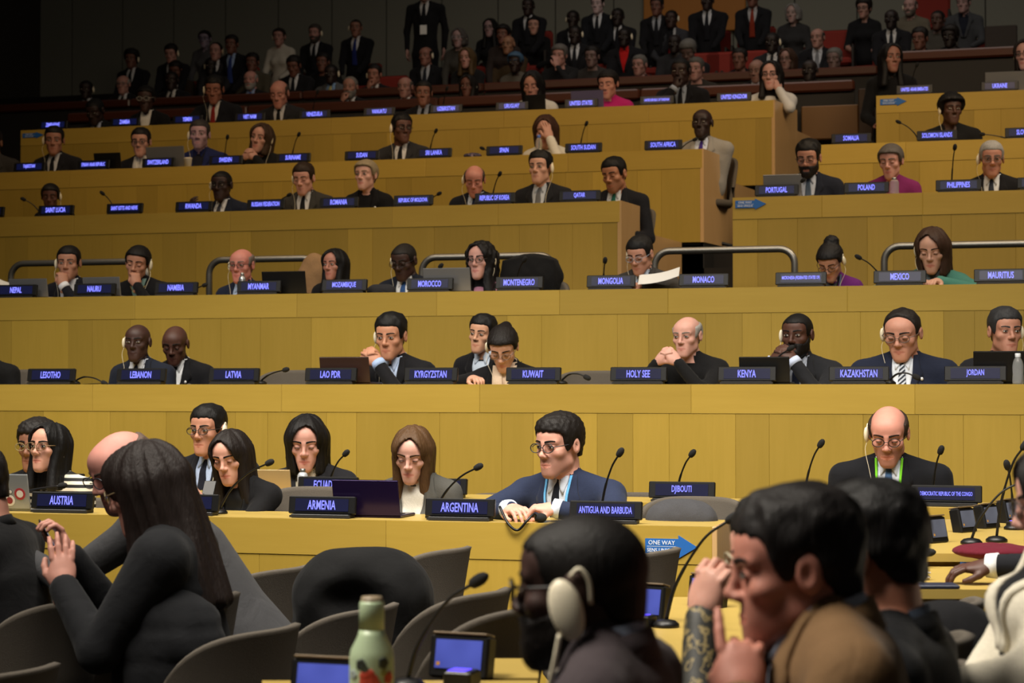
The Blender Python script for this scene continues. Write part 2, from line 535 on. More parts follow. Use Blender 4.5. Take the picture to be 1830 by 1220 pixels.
# ---- head, facing -Y, origin in the middle of the skull
def cranium(P):
    d = sd_ell(P, (0, .014, .030), (.076, .097, .083))
    return smin(d, sd_ell(P, (0, -.045, .042), (.060, .046, .046)), .03)
def lips_d(P):
    A = np.abs(P * _f((1, 1, 1))); Q = P.copy(); Q[:, 0] = np.abs(P[:, 0])
    up = sd_cap(Q, (.0245, -.0850, -.0712), (.004, -.0935, -.0676), .0022, .0042)
    lo = sd_cap(Q, (.0225, -.0848, -.0742), (0, -.0915, -.0772), .0026, .0054)
    return np.minimum(up, lo)
def head_sdf(P, ears=True):
    Q = P.copy(); Q[:, 0] = np.abs(P[:, 0])
    d = cranium(P)
    d = smin(d, sd_ell(P, (0, -.030, -.038), (.058, .058, .070)), .03)
    d = smin(d, sd_ell(P, (0, -.070, -.107), (.026, .021, .019)), .028)
    d = smin(d, sd_cap(Q, (.014, -.066, -.104), (.046, -.006, -.066), .018, .017), .026)
    d = smin(d, sd_ell(Q, (.043, -.056, -.024), (.022, .022, .018)), .02)
    d = smin(d, sd_cap(Q, (0, -.088, .019), (.047, -.070, .022), .0075, .009), .014)
    d = smax(d, -sd_ell(Q, (.032, -.099, .000), (.019, .017, .012)), .012)
    d = smin(d, sd_ell(Q, (.032, -.077, .001), (.0150, .0115, .0098)), .004)
    d = smin(d, sd_cap(P, (0, -.086, .014), (0, -.107, -.027), .0068, .0092), .014)
    d = smin(d, sd_ell(P, (0, -.106, -.031), (.0104, .0098, .0086)), .010)
    d = smin(d, sd_ell(Q, (.0122, -.096, -.035), (.0080, .0100, .0072)), .008)
    d = smin(d, sd_ell(P, (0, -.070, -.070), (.036, .021, .027)), .024)
    d = smin(d, lips_d(P), .004)
    d = smax(d, -sd_cap(Q, (.0255, -.0885, -.0728), (0, -.0982, -.0722), .0018), .003)
    d = smin(d, sd_cap(P, (0, .024, -.05), (0, .036, -.125), .053, .051), .028)
    if ears:
        e = sd_ell(Q, (.081, .014, -.002), (.009, .021, .033))
        e = smax(e, -sd_ell(Q, (.091, .010, -.002), (.008, .010, .017)), .004)
        d = smin(d, e, .007)
    return d
HEAD = {}
def head_template(res):
    if res in HEAD: return HEAD[res]
    h = {0: .0036, 1: .0042, 2: .0070}[res]
    v, f = nets(head_sdf, (-.11, -.14, -.15), (.11, .13, .13), h)
    v, f = decimate(v, f, {0: .40, 1: .30, 2: .28}[res])
    t = np.ones((len(v), 3), np.float32)
    ld = lips_d(v)
    w = np.clip(1 - ld / .003, 0, 1)[:, None]
    t = t * (1 - w) + w * _f((.84, .62, .62))
    # eyebrows as thin strips lying on the brow
    s = np.linspace(0, 1, 9)
    bx = .011 + .043 * s; bz = .0225 + .0065 * np.sin(s * 2.2) - .003 * s; hw = .0038 * (1 - .6 * s) + .0008
    pts = []
    for k in (-1, 0, 1):
        for i in range(9): pts.append((bx[i], -.2, bz[i] + k * hw[i]))
    pts = _f(pts)
    for _ in range(40): pts[:, 1] += np.maximum(head_sdf(pts, False), -.01) * .8
    mid = pts[9:18]; pts[:, 1] -= .0008; pts[9:18, 1] -= .0022
    bf = [(r * 9 + i, r * 9 + i + 1, r * 9 + 10 + i, r * 9 + 9 + i) for r in (0, 1) for i in range(8)]
    HEAD[res] = (v, f, t, pts, np.array(bf, np.int32))
    return HEAD[res]

# ---- hair in head space
def nz(P, f, ph=0.0):
    return np.sin(P[:, 0] * f + 1.3 + ph) * np.sin(P[:, 1] * f * 1.13 + .4 + ph * 2) * np.sin(P[:, 2] * f * .91 + 2.1 - ph)
HLY = [-.11, -.075, -.052, -.034, -.016, .002, .02, .036, .06, .11]
def hair_field(style, vol=1.0, zbot=-.22, part=0.0, seed=0.0):
    base, _, ext = style.partition('+')
    def shell(P, t): return cranium(P) - t
    def nape(P): return sd_cap(P, (0, .055, 0), (0, .060, -.07), .052, .040)
    def fn(P):
        x, y, z = P[:, 0], P[:, 1], P[:, 2]
        if base in ('short', 'buzz', 'receding', 'fringe', 'curly', 'sweep'):
            hl = [.070, .060, .046, -.010, -.026, .012, .028, -.012, -.050, -.060]
            if base == 'receding': hl = [.3, .3, .085, .02, -.024, .012, .028, -.012, -.050, -.060]
            g = np.interp(y, HLY, hl).astype(np.float32)
            t = .0085 + .017 * vol * np.clip((z - .03) / .08, 0, 1)
            if base == 'sweep': t = t + .014 * vol * np.clip((-.02 - y) / .06, 0, 1) * np.clip((z - .05) / .05, 0, 1)
            if base == 'buzz': t = .0042 + 0 * z
            if base == 'receding': t = .006 + .006 * vol * np.clip((z - .03) / .08, 0, 1)
            if base == 'fringe': t = .007 + .003 * vol + 0 * z
            t = np.minimum(t, .0028 + .30 * np.maximum(z - g, 0) + .004 * (y > .03))
            d = np.minimum(shell(P, 0) - t, nape(P) - .005)
            if base == 'curly': d = d - .010 * vol - .006 * vol * nz(P, 165, seed)
            elif base != 'buzz': d = d - .0016 * nz(P * _f((1, 1, .35)), 330, seed) - .0034 * vol * nz(P * _f((1, .5, .8)), 105, seed + .7)
            d = smax(d, (g - z + .006 * nz(P * _f((1, 1, .3)), 170, seed) - .10 * np.clip(np.abs(x) - .03, 0, .03) * (y < -.05) * -2.2) * .8, .005)
            if base == 'fringe':
                d = smax(d, (z - .062 - .02 * np.clip(y / .1, -1, 1)) * .9, .006); d = smax(d, (-.035 - y), .006)
        elif base in ('long', 'bob', 'wavy', 'half'):
            d = shell(P, .013 + .006 * vol)
            zb = zbot
            sq = np.sqrt((x / (.094 + .012 * vol)) ** 2 + ((y - .030) / (.092 + .014 * vol)) ** 2)
            flare = 1 + .9 * np.clip((-z - .02), 0, .4) * (0.6 if base != 'bob' else .9)
            cyl = (sq / flare - 1) * .085
            cyl = smax(cyl, z - .045, .05)
            cyl = smax(cyl, zb - z, .03)
            d = smin(d, cyl, .03)
            if base in ('wavy',): d = d - .009 * vol * nz(P * _f((1, 1, .6)), 95, seed) - .004 * nz(P, 210, seed)
            else:
                an = np.arctan2(x, y - .03)
                d = d - .0014 * np.sin(an * 41 + 5 * z + seed) - .0016 * np.sin(an * 17 - 9 * z + 1.3 * seed) - .0030 * np.sin(an * 7 + 14 * z + seed)
            w = np.interp(z, [-.5, -.12, -.06, .02, .055, .080, .098, .108], [.046, .048, .053, .057, .053, .038, .012, -.03]).astype(np.float32)
            yo = np.interp(z, [-.5, -.12, 0, .1], [-.012, -.020, -.030, -.030]).astype(np.float32)
            xx = np.abs(x - part * np.clip(z / .08, 0, 1))
            d = smax(d, -np.maximum(xx - w, y - yo), .010)
            d = smax(d, -(.094 + y) if False else d * 0 - 1, .001)
            fr = sd_cap(np.stack([np.abs(x), y, z], 1), (.070, -.026, -.02), (.082, -.055, max(zb + .02, -.26)), .020, .026)
            if base in ('long', 'wavy') and zb < -.15: d = smin(d, smax(fr, zb - z, .02), .02)
        elif base in ('up', 'afro'):
            hl = [.072, .064, .052, .010, -.012, .016, .030, -.010, -.050, -.060]
            g = np.interp(y, HLY, hl).astype(np.float32)
            t = .010 + .004 * vol
            if base == 'afro': t = .010 + .032 * vol * np.clip((z + .05) / .09, 0, 1)
            d = np.minimum(shell(P, t), nape(P) - .008)
            d = d - (.0020 * np.sin(np.arctan2(x, z - .02) * 40 + seed) if base == 'up' else .006 * nz(P, 170, seed))
            d = smax(d, (g - z) * .8, .008)
        else:
            d = shell(P, .006)
        if ext == 'bun': d = smin(d, sd_ell(P, (0, .125, -.005), (.034, .032, .034)) - .003 * nz(P, 120), .012)
        if ext == 'topbun': d = smin(d, sd_ell(P, (.01, .075, .105), (.052, .050, .045)) - .008 * nz(P, 130, seed), .012)
        if ext == 'pony':
            d = smin(d, sd_cap(P, (0, .100, .075), (0, .150, .040), .026, .030), .02)
            d = smin(d, sd_cap(P, (0, .150, .040), (.01, .150, -.15), .030, .014), .02)
        return d.astype(np.float32)
    lo = [-.16, -.15, -.15]; hi = [.16, .21, .17]
    if base in ('long', 'wavy', 'bob', 'half'): lo[2] = zbot - .04; lo[0] = -.19; hi[0] = .19; hi[1] = .19
    if ext == 'pony': lo[2] = -.2
    return fn, lo, hi

# ---- hands: wrist at the origin, fingers +X, back of the hand +Z, thumb on +Y
CURL = {'relax': (18, 32, 22), 'flat': (4, 8, 6), 'fist': (68, 88, 50), 'clasp': (46, 52, 30), 'grip': (34, 52, 36), 'point': (62, 85, 45)}
HANDS = {}
def hand_template(pose, res=0):
    if (pose, res) in HANDS: return HANDS[(pose, res)]
    cs = CURL[pose]
    chains = []
    ln = [.066, .074, .069, .053]
    for i, (y0, l) in enumerate(zip((.029, .0095, -.0105, -.029), ln)):
        p = np.array([.086 - .004 * abs(i - 1), y0, .002]); a = 0.0
        c = (4, 6, 4) if (pose == 'point' and i == 0) else cs
        sp = (1.0 - i * .62) * .09
        pts = [p]
        for k, fr in enumerate((.46, .31, .25)):
            a += math.radians(c[k])
            p = p + l * fr * np.array([math.cos(a) * math.cos(sp), math.cos(a) * math.sin(sp), -math.sin(a)])
            pts.append(p)
        chains.append(pts)
    cl = cs[0] / 70.0
    th = [np.array([.012, .026, -.006]), np.array([.040, .046 - .006 * cl, -.014 - .012 * cl]), np.array([.066, .052 - .022 * cl, -.022 - .02 * cl]), np.array([.086, .050 - .034 * cl, -.026 - .022 * cl])]
    def fn(P):
        d = sd_ell(P, (.046, .0, .0), (.050, .040, .0165))
        Q = P * _f((1, .86, 1.15))
        d = smin(d, sd_cap(Q, (-.045, 0, 0), (.018, 0, 0), .0265, .024), .02)
        d = smin(d, sd_ell(P, (.030, .026, -.008), (.028, .017, .014)), .012)
        for pts in chains:
            for k in range(3):
                d = smin(d, sd_cap(P, pts[k], pts[k + 1], .0092 - .0009 * k, .0086 - .0011 * k), .004)
        for k in range(3):
            d = smin(d, sd_cap(P, th[k], th[k + 1], .0125 - .0014 * k, .0112 - .0014 * k), .006)
        return d
    v, f = nets(fn, (-.06, -.06, -.11), (.18, .09, .04), .0042 if res == 0 else .0055)
    v, f = decimate(v, f, .40 if res == 0 else .26)
    HANDS[(pose, res)] = (v, f)
    return v, f
def unit(v):
    v = np.array(v, float); return v / (np.linalg.norm(v) + 1e-9)
def rotz(a): return np.array([[math.cos(a), -math.sin(a), 0], [math.sin(a), math.cos(a), 0], [0, 0, 1]])
def rotx(a): return np.array([[1, 0, 0], [0, math.cos(a), -math.sin(a)], [0, math.sin(a), math.cos(a)]])
def roty(a): return np.array([[math.cos(a), 0, math.sin(a)], [0, 1, 0], [-math.sin(a), 0, math.cos(a)]])

def _lensmat():
    if 'lens' in MATS: return MATS['lens']
    m = bpy.data.materials.new('lens'); m.use_nodes = True
    nt = m.node_tree; nt.nodes.clear()
    o = nt.nodes.new('ShaderNodeOutputMaterial'); t = nt.nodes.new('ShaderNodeBsdfTransparent'); g = nt.nodes.new('ShaderNodeBsdfGlossy')
    g.inputs['Roughness'].default_value = 0.05
    t.inputs['Color'].default_value = (.92, .93, .94, 1)
    fr = nt.nodes.new('ShaderNodeFresnel'); fr.inputs['IOR'].default_value = 1.22
    mx = nt.nodes.new('ShaderNodeMixShader')
    nt.links.new(fr.outputs[0], mx.inputs[0]); nt.links.new(t.outputs[0], mx.inputs[1]); nt.links.new(g.outputs[0], mx.inputs[2]); nt.links.new(mx.outputs[0], o.inputs[0])
    MATS['lens'] = m
    return m
EYEW = plain('eye_white', '9d958c', 0.35)
EYED = plain('eye_iris', '1a100b', 0.2)
SHOE = plain('shoe_leather', '0b0a0a', 0.35)
EARM = plain('earpiece_cream', 'e6dcc2', 0.45)
PEOPLE = []

def person(label, head, Y=None, D=None, floor=0.0, body=0.0, hy=0.0, hp=8.0, hr=0.0, lean=8.0, side=0.0, sex='m', tone='c08a6a', hair='short', hcol='120d0b',
           hkw=None, top='suit', col='1a1b20', shirt='c9ccd2', tie='15161c', trousers='121216', arms=(None, None), glasses=None, ear=None, beard=None,
           size=1.0, fat=1.0, eyes='open', res=0, lanyard=None, headscale=(1, 1, 1), standing=False, wide=1.0, vdepth=.27, seat=.42, extra=None, group=None,
           brow=None, legs=True, sleeves=True, shoulders=None, necktilt=0.0, neckadd=0.0, armfat=1.0, collarcol=None, wire=True, eb=True, upright=0.0):
    """A figure whose head centre is seen at pixel `head` on the plane y=Y (or at view depth D). Angles in degrees; hy is the head's yaw from facing the
    camera (negative = towards image left); body is the yaw of the trunk from facing down the hall (-Y)."""
    C = atY(head[0], head[1], Y) if Y is not None else atD(head[0], head[1], D)
    psi = math.radians(body)
    hz = C[2] - floor
    pz = seat + .115 if not standing else hz - .80
    # trunk
    nz_ = hz - (.142 - .0010 * max(-5, min(hp, 30))) * size - neckadd
    Lz = max(nz_ - pz, .25)
    ny = -math.tan(math.radians(lean)) * Lz
    N = np.array([0.0, ny, nz_])
    Hl = np.array([side, ny - .045 * size - .012 * max(0, hp) / 10, hz])
    Rb = rotz(psi)
    org = C - Rb @ Hl
    org[2] = floor
    root = empty('person', org, psi, label, 'person', group)
    psih = (math.radians(hy) + camyaw(C)) - psi
    RH = rotz(psih) @ rotx(math.radians(hp)) @ roty(math.radians(hr))
    hs = np.array(headscale) * size
    pel = np.array([0, 0, pz])
    up = unit(N - pel); right = np.array([1.0, 0, 0]); fwd = np.cross(right, up) * 1.0
    fwd = unit(np.cross(up, right)) * -1 if np.cross(up, right)[1] > 0 else unit(np.cross(up, right))
    L = np.linalg.norm(N - pel)
    fem = sex == 'f'
    sh = (.180 if not fem else .152) * size * wide if shoulders is None else shoulders
    S = {s: N + right * s * sh - up * .070 * size + np.array([0, .012, 0]) for s in (-1, 1)}
    prims = []      # (group, fn, k)
    A = np.array([right, -fwd, up], np.float32)
    rx = 1.42 * (1 if not fem else .95)
    r0, r1, r2, r3 = [v * size * fat for v in ((.122, .108, .118, .095) if not fem else (.122, .088, .102, .085))]
    if trousers and fem: pass
    def torso(P):
        q = (P - _f(pel)) @ A.T
        z = np.clip(q[:, 2], 0, L - .10)
        r = np.interp(z / max(L - .10, .05), [0, .4, .8, 1], [r0, r1, r2, r3]).astype(np.float32)
        return (np.sqrt((q[:, 0] / rx) ** 2 + (q[:, 1] + 0.0) ** 2 + (q[:, 2] - z) ** 2) - r) * .85
    prims.append((0, torso, .03))
    prims.append((0, lambda P: sd_cap(P, S[-1] * [.92, 1, 1], S[1] * [.92, 1, 1], .054 * size * fat), .06))
    for s in (-1, 1):
        prims.append((0, lambda P, s=s: sd_cap(P, N + up * .012 + right * s * .030, S[s] + up * .012, .040 * size, .046 * size), .035))
        if fem: prims.append((0, lambda P, s=s: sd_ell(P, N - up * .20 * size + right * s * .062 + fwd * .085 * fat, (.055, .048, .055)), .04))
    if fat > 1.1: prims.append((0, lambda P: sd_ell(P, pel + up * .16 + fwd * .06, (.17 * fat, .13 * fat, .17)), .06))
    tor = list(prims)
    def torso_sdf(P):
        d = None
        for g, fn, k in tor:
            v = fn(P); d = v if d is None else smin(d, v, k)
        return d
    hands = []
    ua, fa = .285 * size, .255 * size
    elbows = {}
    for s, spec in zip((-1, 1), arms):
        if spec is None:
            if standing: spec = dict(t=(s * (sh + .05), ny + .02, hz - .86), f=(0, -.2, -1), n=(s, 0, 0), pose='relax', abs=True, pole=(s * .3, .3, 0))
            else: spec = dict(t=(s * .11, -.30, pz + .06), f=(-s * .4, -1, 0), n=(0, 0, 1), pose='relax', abs=True)
        t = np.array(spec['t'], float)
        if not spec.get('abs'): t = Hl + t
        v = t - S[s]; dl = np.linalg.norm(v)
        mx = (ua + fa) * .985
        if dl > mx: v = v * mx / dl; t = S[s] + v; dl = mx
        a = (ua * ua - fa * fa + dl * dl) / (2 * dl)
        hgt = math.sqrt(max(ua * ua - a * a, 1e-5))
        pole = np.array(spec.get('pole', (s * .55, .25, -1.0)), float)
        e = unit(v)
        pp = unit(pole - e * pole.dot(e))
        E = S[s] + e * a + pp * hgt
        elbows[s] = E
        prims.append((0, lambda P, s=s, E=E: sd_cap(P, S[s], E, .056 * size * (fat * .5 + .5) * armfat, .046 * size * armfat), .03))
        wr = t - unit(t - E) * .012
        sl = wr if sleeves is True else E + (wr - E) * .05
        if sleeves is True: prims.append((0, lambda P, E=E, wr=wr: sd_cap(P, E, wr, .045 * size * armfat, .037 * size * (armfat * .5 + .5)), .02))
        else: prims.append((2, lambda P, E=E, wr=wr: sd_cap(P, E, wr, .040 * size, .027 * size), .01))
        hands.append((s, E, t, spec))
    if legs and not standing:
        for s in (-1, 1):
            hip = pel + np.array([s * .09, 0, -.02]); kn = np.array([s * .13, -.42, pz + .0]); an = np.array([s * .12, -.40, .085])
            prims.append((1, lambda P, hip=hip, kn=kn: sd_cap(P, hip, kn, .090 * size, .066), .03))
            prims.append((1, lambda P, an=an, kn=kn: sd_cap(P, kn, an, .060, .045), .02))
            prims.append((3, lambda P, an=an: sd_cap(P, an + [0, .03, -.045], an + [0, -.15, -.050], .040, .034), .01))
    if standing:
        for s in (-1, 1):
            hip = pel + np.array([s * .085, 0, 0]); kn = np.array([s * .10, -.01, pz * .53]); an = np.array([s * .10, .02, .09])
            prims.append((1, lambda P, hip=hip, kn=kn: sd_cap(P, hip, kn, .088, .062), .03))
            prims.append((1, lambda P, an=an, kn=kn: sd_cap(P, kn, an, .062, .048), .02))
            prims.append((3, lambda P, an=an: sd_cap(P, an + [0, .03, -.048], an + [0, -.16, -.052], .040, .034), .01))
    nb = Hl + RH @ (np.array([0, .034, -.075]) * size)
    nr = (.056 if not fem else .046) * size * (1 + (fat - 1) * .6)
    prims.append((2, lambda P: sd_cap(P, N - up * .045 + fwd * .008, nb, nr * 1.02, nr * .98), .012))
    def all_sdf(P):
        d = None
        for g, fn, k in prims:
            v = fn(P); d = v if d is None else smin(d, v, k)
        return d
    pts = [N, pel, S[-1], S[1], Hl] + [h[2] for h in hands] + list(elbows.values())
    if legs and not standing: pts += [np.array([.1, -.58, 0.04]), np.array([-.2, -.42, .5]), np.array([.2, -.4, .5])]
    if standing: pts += [np.array([.18, -.2, 0.04])]
    pts = np.array(pts)
    lo = pts.min(0) - .16; hi = pts.max(0) + .15; hi[2] = max(N[2] + .10, pts[:-5, 2].max() + .08); hi[2] = min(hi[2], hz + .3)
    if lo[2] < 0: lo[2] = -.01
    h = (.0160, .0225, .030)[res]
    bv, bf = nets(all_sdf, lo, hi, h)
    fc = bv[bf].mean(1)
    D_ = np.stack([fn(fc) - (.004 if g == 0 else 0) for g, fn, k in prims], 1)
    grp = np.array([g for g, _, _ in prims])[D_.argmin(1)]
    slot = {0: 1, 1: 2, 2: 0, 3: 5}
    fm = np.vectorize(slot.get)(grp).astype(np.int32)
    V = [bv]; F4 = [bf]; FM = [fm]; T = [np.ones((len(bv), 3), np.float32)]; nv = len(bv)
    F3 = []; FM3 = []
    hres = 0 if res == 0 else (1 if res == 1 else 2)
    tv, tf, tt, bw, bwf = head_template(hres)
    tt = tt.copy()
    if fem: tt = np.where(tt < .999, tt * _f((1.0, .88, .90)), tt)
    def headxf(p):
        p = np.array(p, float)
        if fem: p[:, 0] *= 1 - .10 * np.clip((-.02 - p[:, 2]) / .09, 0, 1) * np.clip((p[:, 2] + .26) / .12, 0, 1)
        return (p * hs) @ RH.T + Hl
    if beard == 'stubble':
        w = np.clip((-.028 - tv[:, 2]) / .02, 0, 1) * np.clip((-.0 - tv[:, 1]) / .03, 0, 1) * (lips_d(tv) > .004)
        tt = tt * (1 - .35 * w[:, None])
    V.append(headxf(tv)); F3.append(tf + nv); FM3.append(np.zeros(len(tf), np.int32)); T.append(tt); nv += len(tv)
    def addm(v, f, m):
        nonlocal nv
        q = np.array([x for x in f if len(x) == 4], np.int32); t3 = np.array([x for x in f if len(x) == 3], np.int32)
        V.append(np.asarray(v, np.float32)); T.append(np.ones((len(v), 3), np.float32))
        if len(q): F4.append(q + nv); FM.append(np.full(len(q), m, np.int32))
        if len(t3): F3.append(t3 + nv); FM3.append(np.full(len(t3), m, np.int32))
        nv += len(v)
    for s in (-1, 1):
        if eyes == 'open':
            v, f = ellipsoid((s * .032, -.0835, .0008), (.0132, .0074, .0066), 12, 7); addm(headxf(v), f, 3)
            v, f = ellipsoid((s * .0325 + (.002 if hy < 0 else -.002) * 0, -.0882, .0010), (.0056, .0034, .0058), 10, 6); addm(headxf(v), f, 4)
            v, f = ellipsoid((s * .032, -.0862, .0068), (.0138, .0058, .0016), 10, 6); addm(headxf(v), f, 4)
        else:
            v, f = ellipsoid((s * .032, -.0868, -.0042), (.0130, .0034, .0016), 10, 6); addm(headxf(v), f, 4)
        if eb:
            b2 = bw * _f((s, 1, 1)); ff = bwf if s > 0 else bwf[:, ::-1]
            V.append(headxf(b2).astype(np.float32)); T.append(np.ones((len(b2), 3), np.float32)); F4.append(ff + nv); FM.append(np.full(len(ff), 6, np.int32)); nv += len(b2)
    cuffs = []
    for s, E, t, spec in hands:
        if res == 2 and spec.get('abs') and not standing: continue
        hv, hf = hand_template(spec.get('pose', 'relax'), 0 if res == 0 else 1)
        f = unit(spec.get('f', t - E)); n = np.array(spec.get('n', (0, 0, 1)), float); n = unit(n - f * n.dot(f))
        y = np.cross(n, f)
        mir = (s == -1)      # image-left hand is the right hand: thumb towards +x when palm is down
        ysign = -1 if s == -1 else 1
        M = np.stack([f, y, n], 1)
        hv2 = hv * _f((1, ysign, 1)) * (size * (.93 if fem else 1.0))
        p = hv2 @ M.T + t
        ff = hf if ysign == 1 else hf[:, ::-1]
        V.append(p.astype(np.float32)); T.append(np.ones((len(p), 3), np.float32)); F3.append(ff + nv); FM3.append(np.zeros(len(ff), np.int32)); nv += len(p)
        cuffs.append((s, E, t, spec))
    SK = skin(tone); HM = hairmat(hcol if hcol else '140f0c'); TOP = col if not isinstance(col, str) else cloth(col)
    verts = np.concatenate(V); faces = [np.concatenate(F4)]; fmat = np.concatenate(FM)
    if F3: faces.append(np.concatenate(F3)); fmat = np.concatenate([fmat, np.concatenate(FM3)])
    me = mesh('body', verts, faces, [SK, TOP, cloth(trousers), EYEW, EYED, SHOE, HM if brow is None else hairmat(brow)], fmat, True, np.concatenate(T))
    link('body', me, root)
    # ---- hair
    hh = (.0066, .0080, .0125)[res]
    if hair and hair != 'bald':
        fn, l2, h2 = hair_field(hair, **(hkw or {}))
        v, f = nets(fn, l2, h2, hh)
        if len(v): link('hair', mesh('hair', headxf(v), f, HM), root)
    if beard and beard != 'stubble':
        def bfn(P):
            y, z = P[:, 1], P[:, 2]
            d = head_sdf(P, False) - .0065 - .002 * nz(P, 300)
            low = np.interp(y, [-.12, -.06, -.03, 0.0, .02], [-.040, -.046, -.035, -.01, .0]).astype(np.float32)
            d = smax(d, z - low, .006); d = smax(d, y - .004, .006); d = smax(d, -.135 - z, .004)
            Q = P.copy(); Q[:, 0] = np.abs(Q[:, 0])
            d = smax(d, -(sd_cap(Q, (0, -.098, -.073), (.018, -.092, -.073), .0085)), .003)
            d = smax(d, -(sd_ell(P, (0, -.108, -.034), (.022, .025, .018))), .004)
            return d
        v, f = nets(bfn, (-.1, -.14, -.15), (.1, .05, .02), hh)
        if len(v): link('beard', mesh('beard', headxf(v), f, hairmat(beard)), root)
    # ---- clothing pieces lying on the chest
    def conform(ST, off):
        ST = np.asarray(ST, float)
        p = N + np.outer(ST[:, 0], right) - np.outer(ST[:, 1], up) + fwd * .34
        p = p.astype(np.float32); d = _f(-fwd)
        for _ in range(28):
            p += np.clip(torso_sdf(p), -.01, .05)[:, None] * d * .9
        dep = np.maximum((p - _f(N)) @ _f(fwd), -.02)
        p = p + (dep - (p - _f(N)) @ _f(fwd))[:, None] * _f(fwd)
        return p - d * off
    def strip(name, rows, off, mat, ncol=6, parent=root, back=.012):
        """rows: list of (t, s_left, s_right); a conforming panel with a folded edge"""
        tt_ = np.linspace(rows[0][0], rows[-1][0], max(4, int(abs(rows[-1][0] - rows[0][0]) / .018)))
        ts = [r[0] for r in rows]
        a = np.interp(tt_, ts, [r[1] for r in rows]); b = np.interp(tt_, ts, [r[2] for r in rows])
        ST = [(a[i] + (b[i] - a[i]) * j / (ncol - 1), tt_[i]) for i in range(len(tt_)) for j in range(ncol)]
        p = conform(ST, off); n = len(tt_)
        q = p - _f(fwd) * back * 1.0
        Fq = []
        m = n * ncol
        for i in range(n - 1):
            for j in range(ncol - 1):
                k = i * ncol + j
                Fq.append((k, k + ncol, k + ncol + 1, k + 1)); Fq.append((m + k, m + k + 1, m + k + ncol + 1, m + k + ncol))
        bd = [j for j in range(ncol)] + [i * ncol + ncol - 1 for i in range(1, n)] + [(n - 1) * ncol + j for j in range(ncol - 2, -1, -1)] + [i * ncol for i in range(n - 2, 0, -1)]
        for x, y in zip(bd, bd[1:] + bd[:1]): Fq.append((x, y, m + y, m + x))
        return link(name, mesh(name, np.concatenate([p, q]), np.array(Fq, np.int32), mat, smooth=True), parent)
    def ring(name, r, z0, z1, gap, mat, flare=1.08, thick=.006, dip=.02, tilt=.25):
        """collar round the neck, open at the front by gap degrees"""
        n = 26
        ang = np.linspace(math.radians(gap), 2 * math.pi - math.radians(gap), n)
        Vv = []
        c = N + fwd * .004
        for k, (rr, zz) in enumerate(((r * flare, z0), (r, z1), (r - thick, z1), (r * flare - thick, z0))):
            for a in ang:
                ca, sa = math.cos(a), math.sin(a)
                Vv.append(c + fwd * (ca * rr * 1.02) + right * (sa * rr) + up * (zz - dip * max(0, ca) - tilt * r * ca * .6))
        Fq = []
        for k in range(4):
            k2 = (k + 1) % 4
            for i in range(n - 1): Fq.append((k * n + i, k * n + i + 1, k2 * n + i + 1, k2 * n + i))
        Fq.append((0, n, 2 * n, 3 * n)); Fq.append((4 * n - 1, 3 * n - 1, 2 * n - 1, n - 1))
        return link(name, mesh(name, Vv, Fq, mat), root)
    vd = vdepth
    if res < 2 or top in ('suit',):
        if top in ('suit', 'blazer'):
            SM = SK if shirt == 'skin' else (shirt if not isinstance(shirt, str) else cloth(shirt))
            wv = .066 if top == 'suit' else .070
            strip('shirt', [(-.035, -wv, wv), (.03, -wv * .98, wv * .98), (vd * .6, -wv * .62, wv * .62), (vd + .03, -.012, .012)], .0035, SM, 9)
            for s in (-1, 1):
                e = [(-.03, wv * .90, wv + .022), (.05, wv * .90, wv + .040), (.085, wv * .86, wv + .058), (.10, wv * .84, wv + .030), (vd * .75, wv * .38, wv * .95), (vd + .02, .004, .030)]
                rows = [(t, s * a, s * b) if s > 0 else (t, -b, -a) for t, a, b in e]
                strip('lapel', rows, .0105, TOP, 4)
            ring('jacket_collar', nr * 1.34, -.035, .016 if top == 'suit' else .006, 50, TOP, 1.16, .010, .0, .30)
            if top == 'suit':
                ring('shirt_collar', nr * 1.12, -.022, .034, 20, cloth(collarcol) if collarcol else SM, 1.12, .006, .034)
                for s in (-1, 1):
                    rows = [(-.030, .004, .050), (.000, .006, .052), (.030, .022, .040), (.046, .036, .040)]
                    rows = [(t, s * a, s * b) if s > 0 else (t, -b, -a) for t, a, b in rows]
                    strip('shirt_collar', rows, .013, cloth(collarcol) if collarcol else SM, 4)
                if tie:
                    TM = tie if not isinstance(tie, str) else cloth(tie)
                    strip('tie', [(-.020, -.014, .014), (.004, -.018, .018), (.022, -.012, .012), (.05, -.017, .017), (.20, -.031, .031), (vd + .10, -.036, .036)], .0125, TM, 5)
        elif top == 'turtle':
            ring('collar', nr * 1.13, -.030, .060, 1, TOP if not collarcol else cloth(collarcol), 1.10, .008, .006, .1)
        elif top == 'crew':
            ring('collar', nr * 1.22, -.024, .012, 1, TOP if not collarcol else cloth(collarcol), 1.12, .008, .03, .3)
        elif top == 'vneck':
            strip('neckline', [(-.03, -.060, .060), (.04, -.046, .046), (vd * .55, -.006, .006)], .0025, SK if shirt == 'skin' else (cloth(shirt) if isinstance(shirt, str) else shirt), 7)
        elif top == 'blouse':
            ring('collar', nr * 1.2, -.020, .030, 22, TOP if not collarcol else cloth(collarcol), 1.18, .006, .04)
    if lanyard and res < 2:
        LM = cloth(lanyard)
        for s in (-1, 1):
            e = [(-.03, .058, .070), (.10, .050, .061), (.30, .008, .019)]
            rows = [(t, s * a, s * b) if s > 0 else (t, -b, -a) for t, a, b in e]
            strip('lanyard', rows, .015, LM, 3, back=.003)
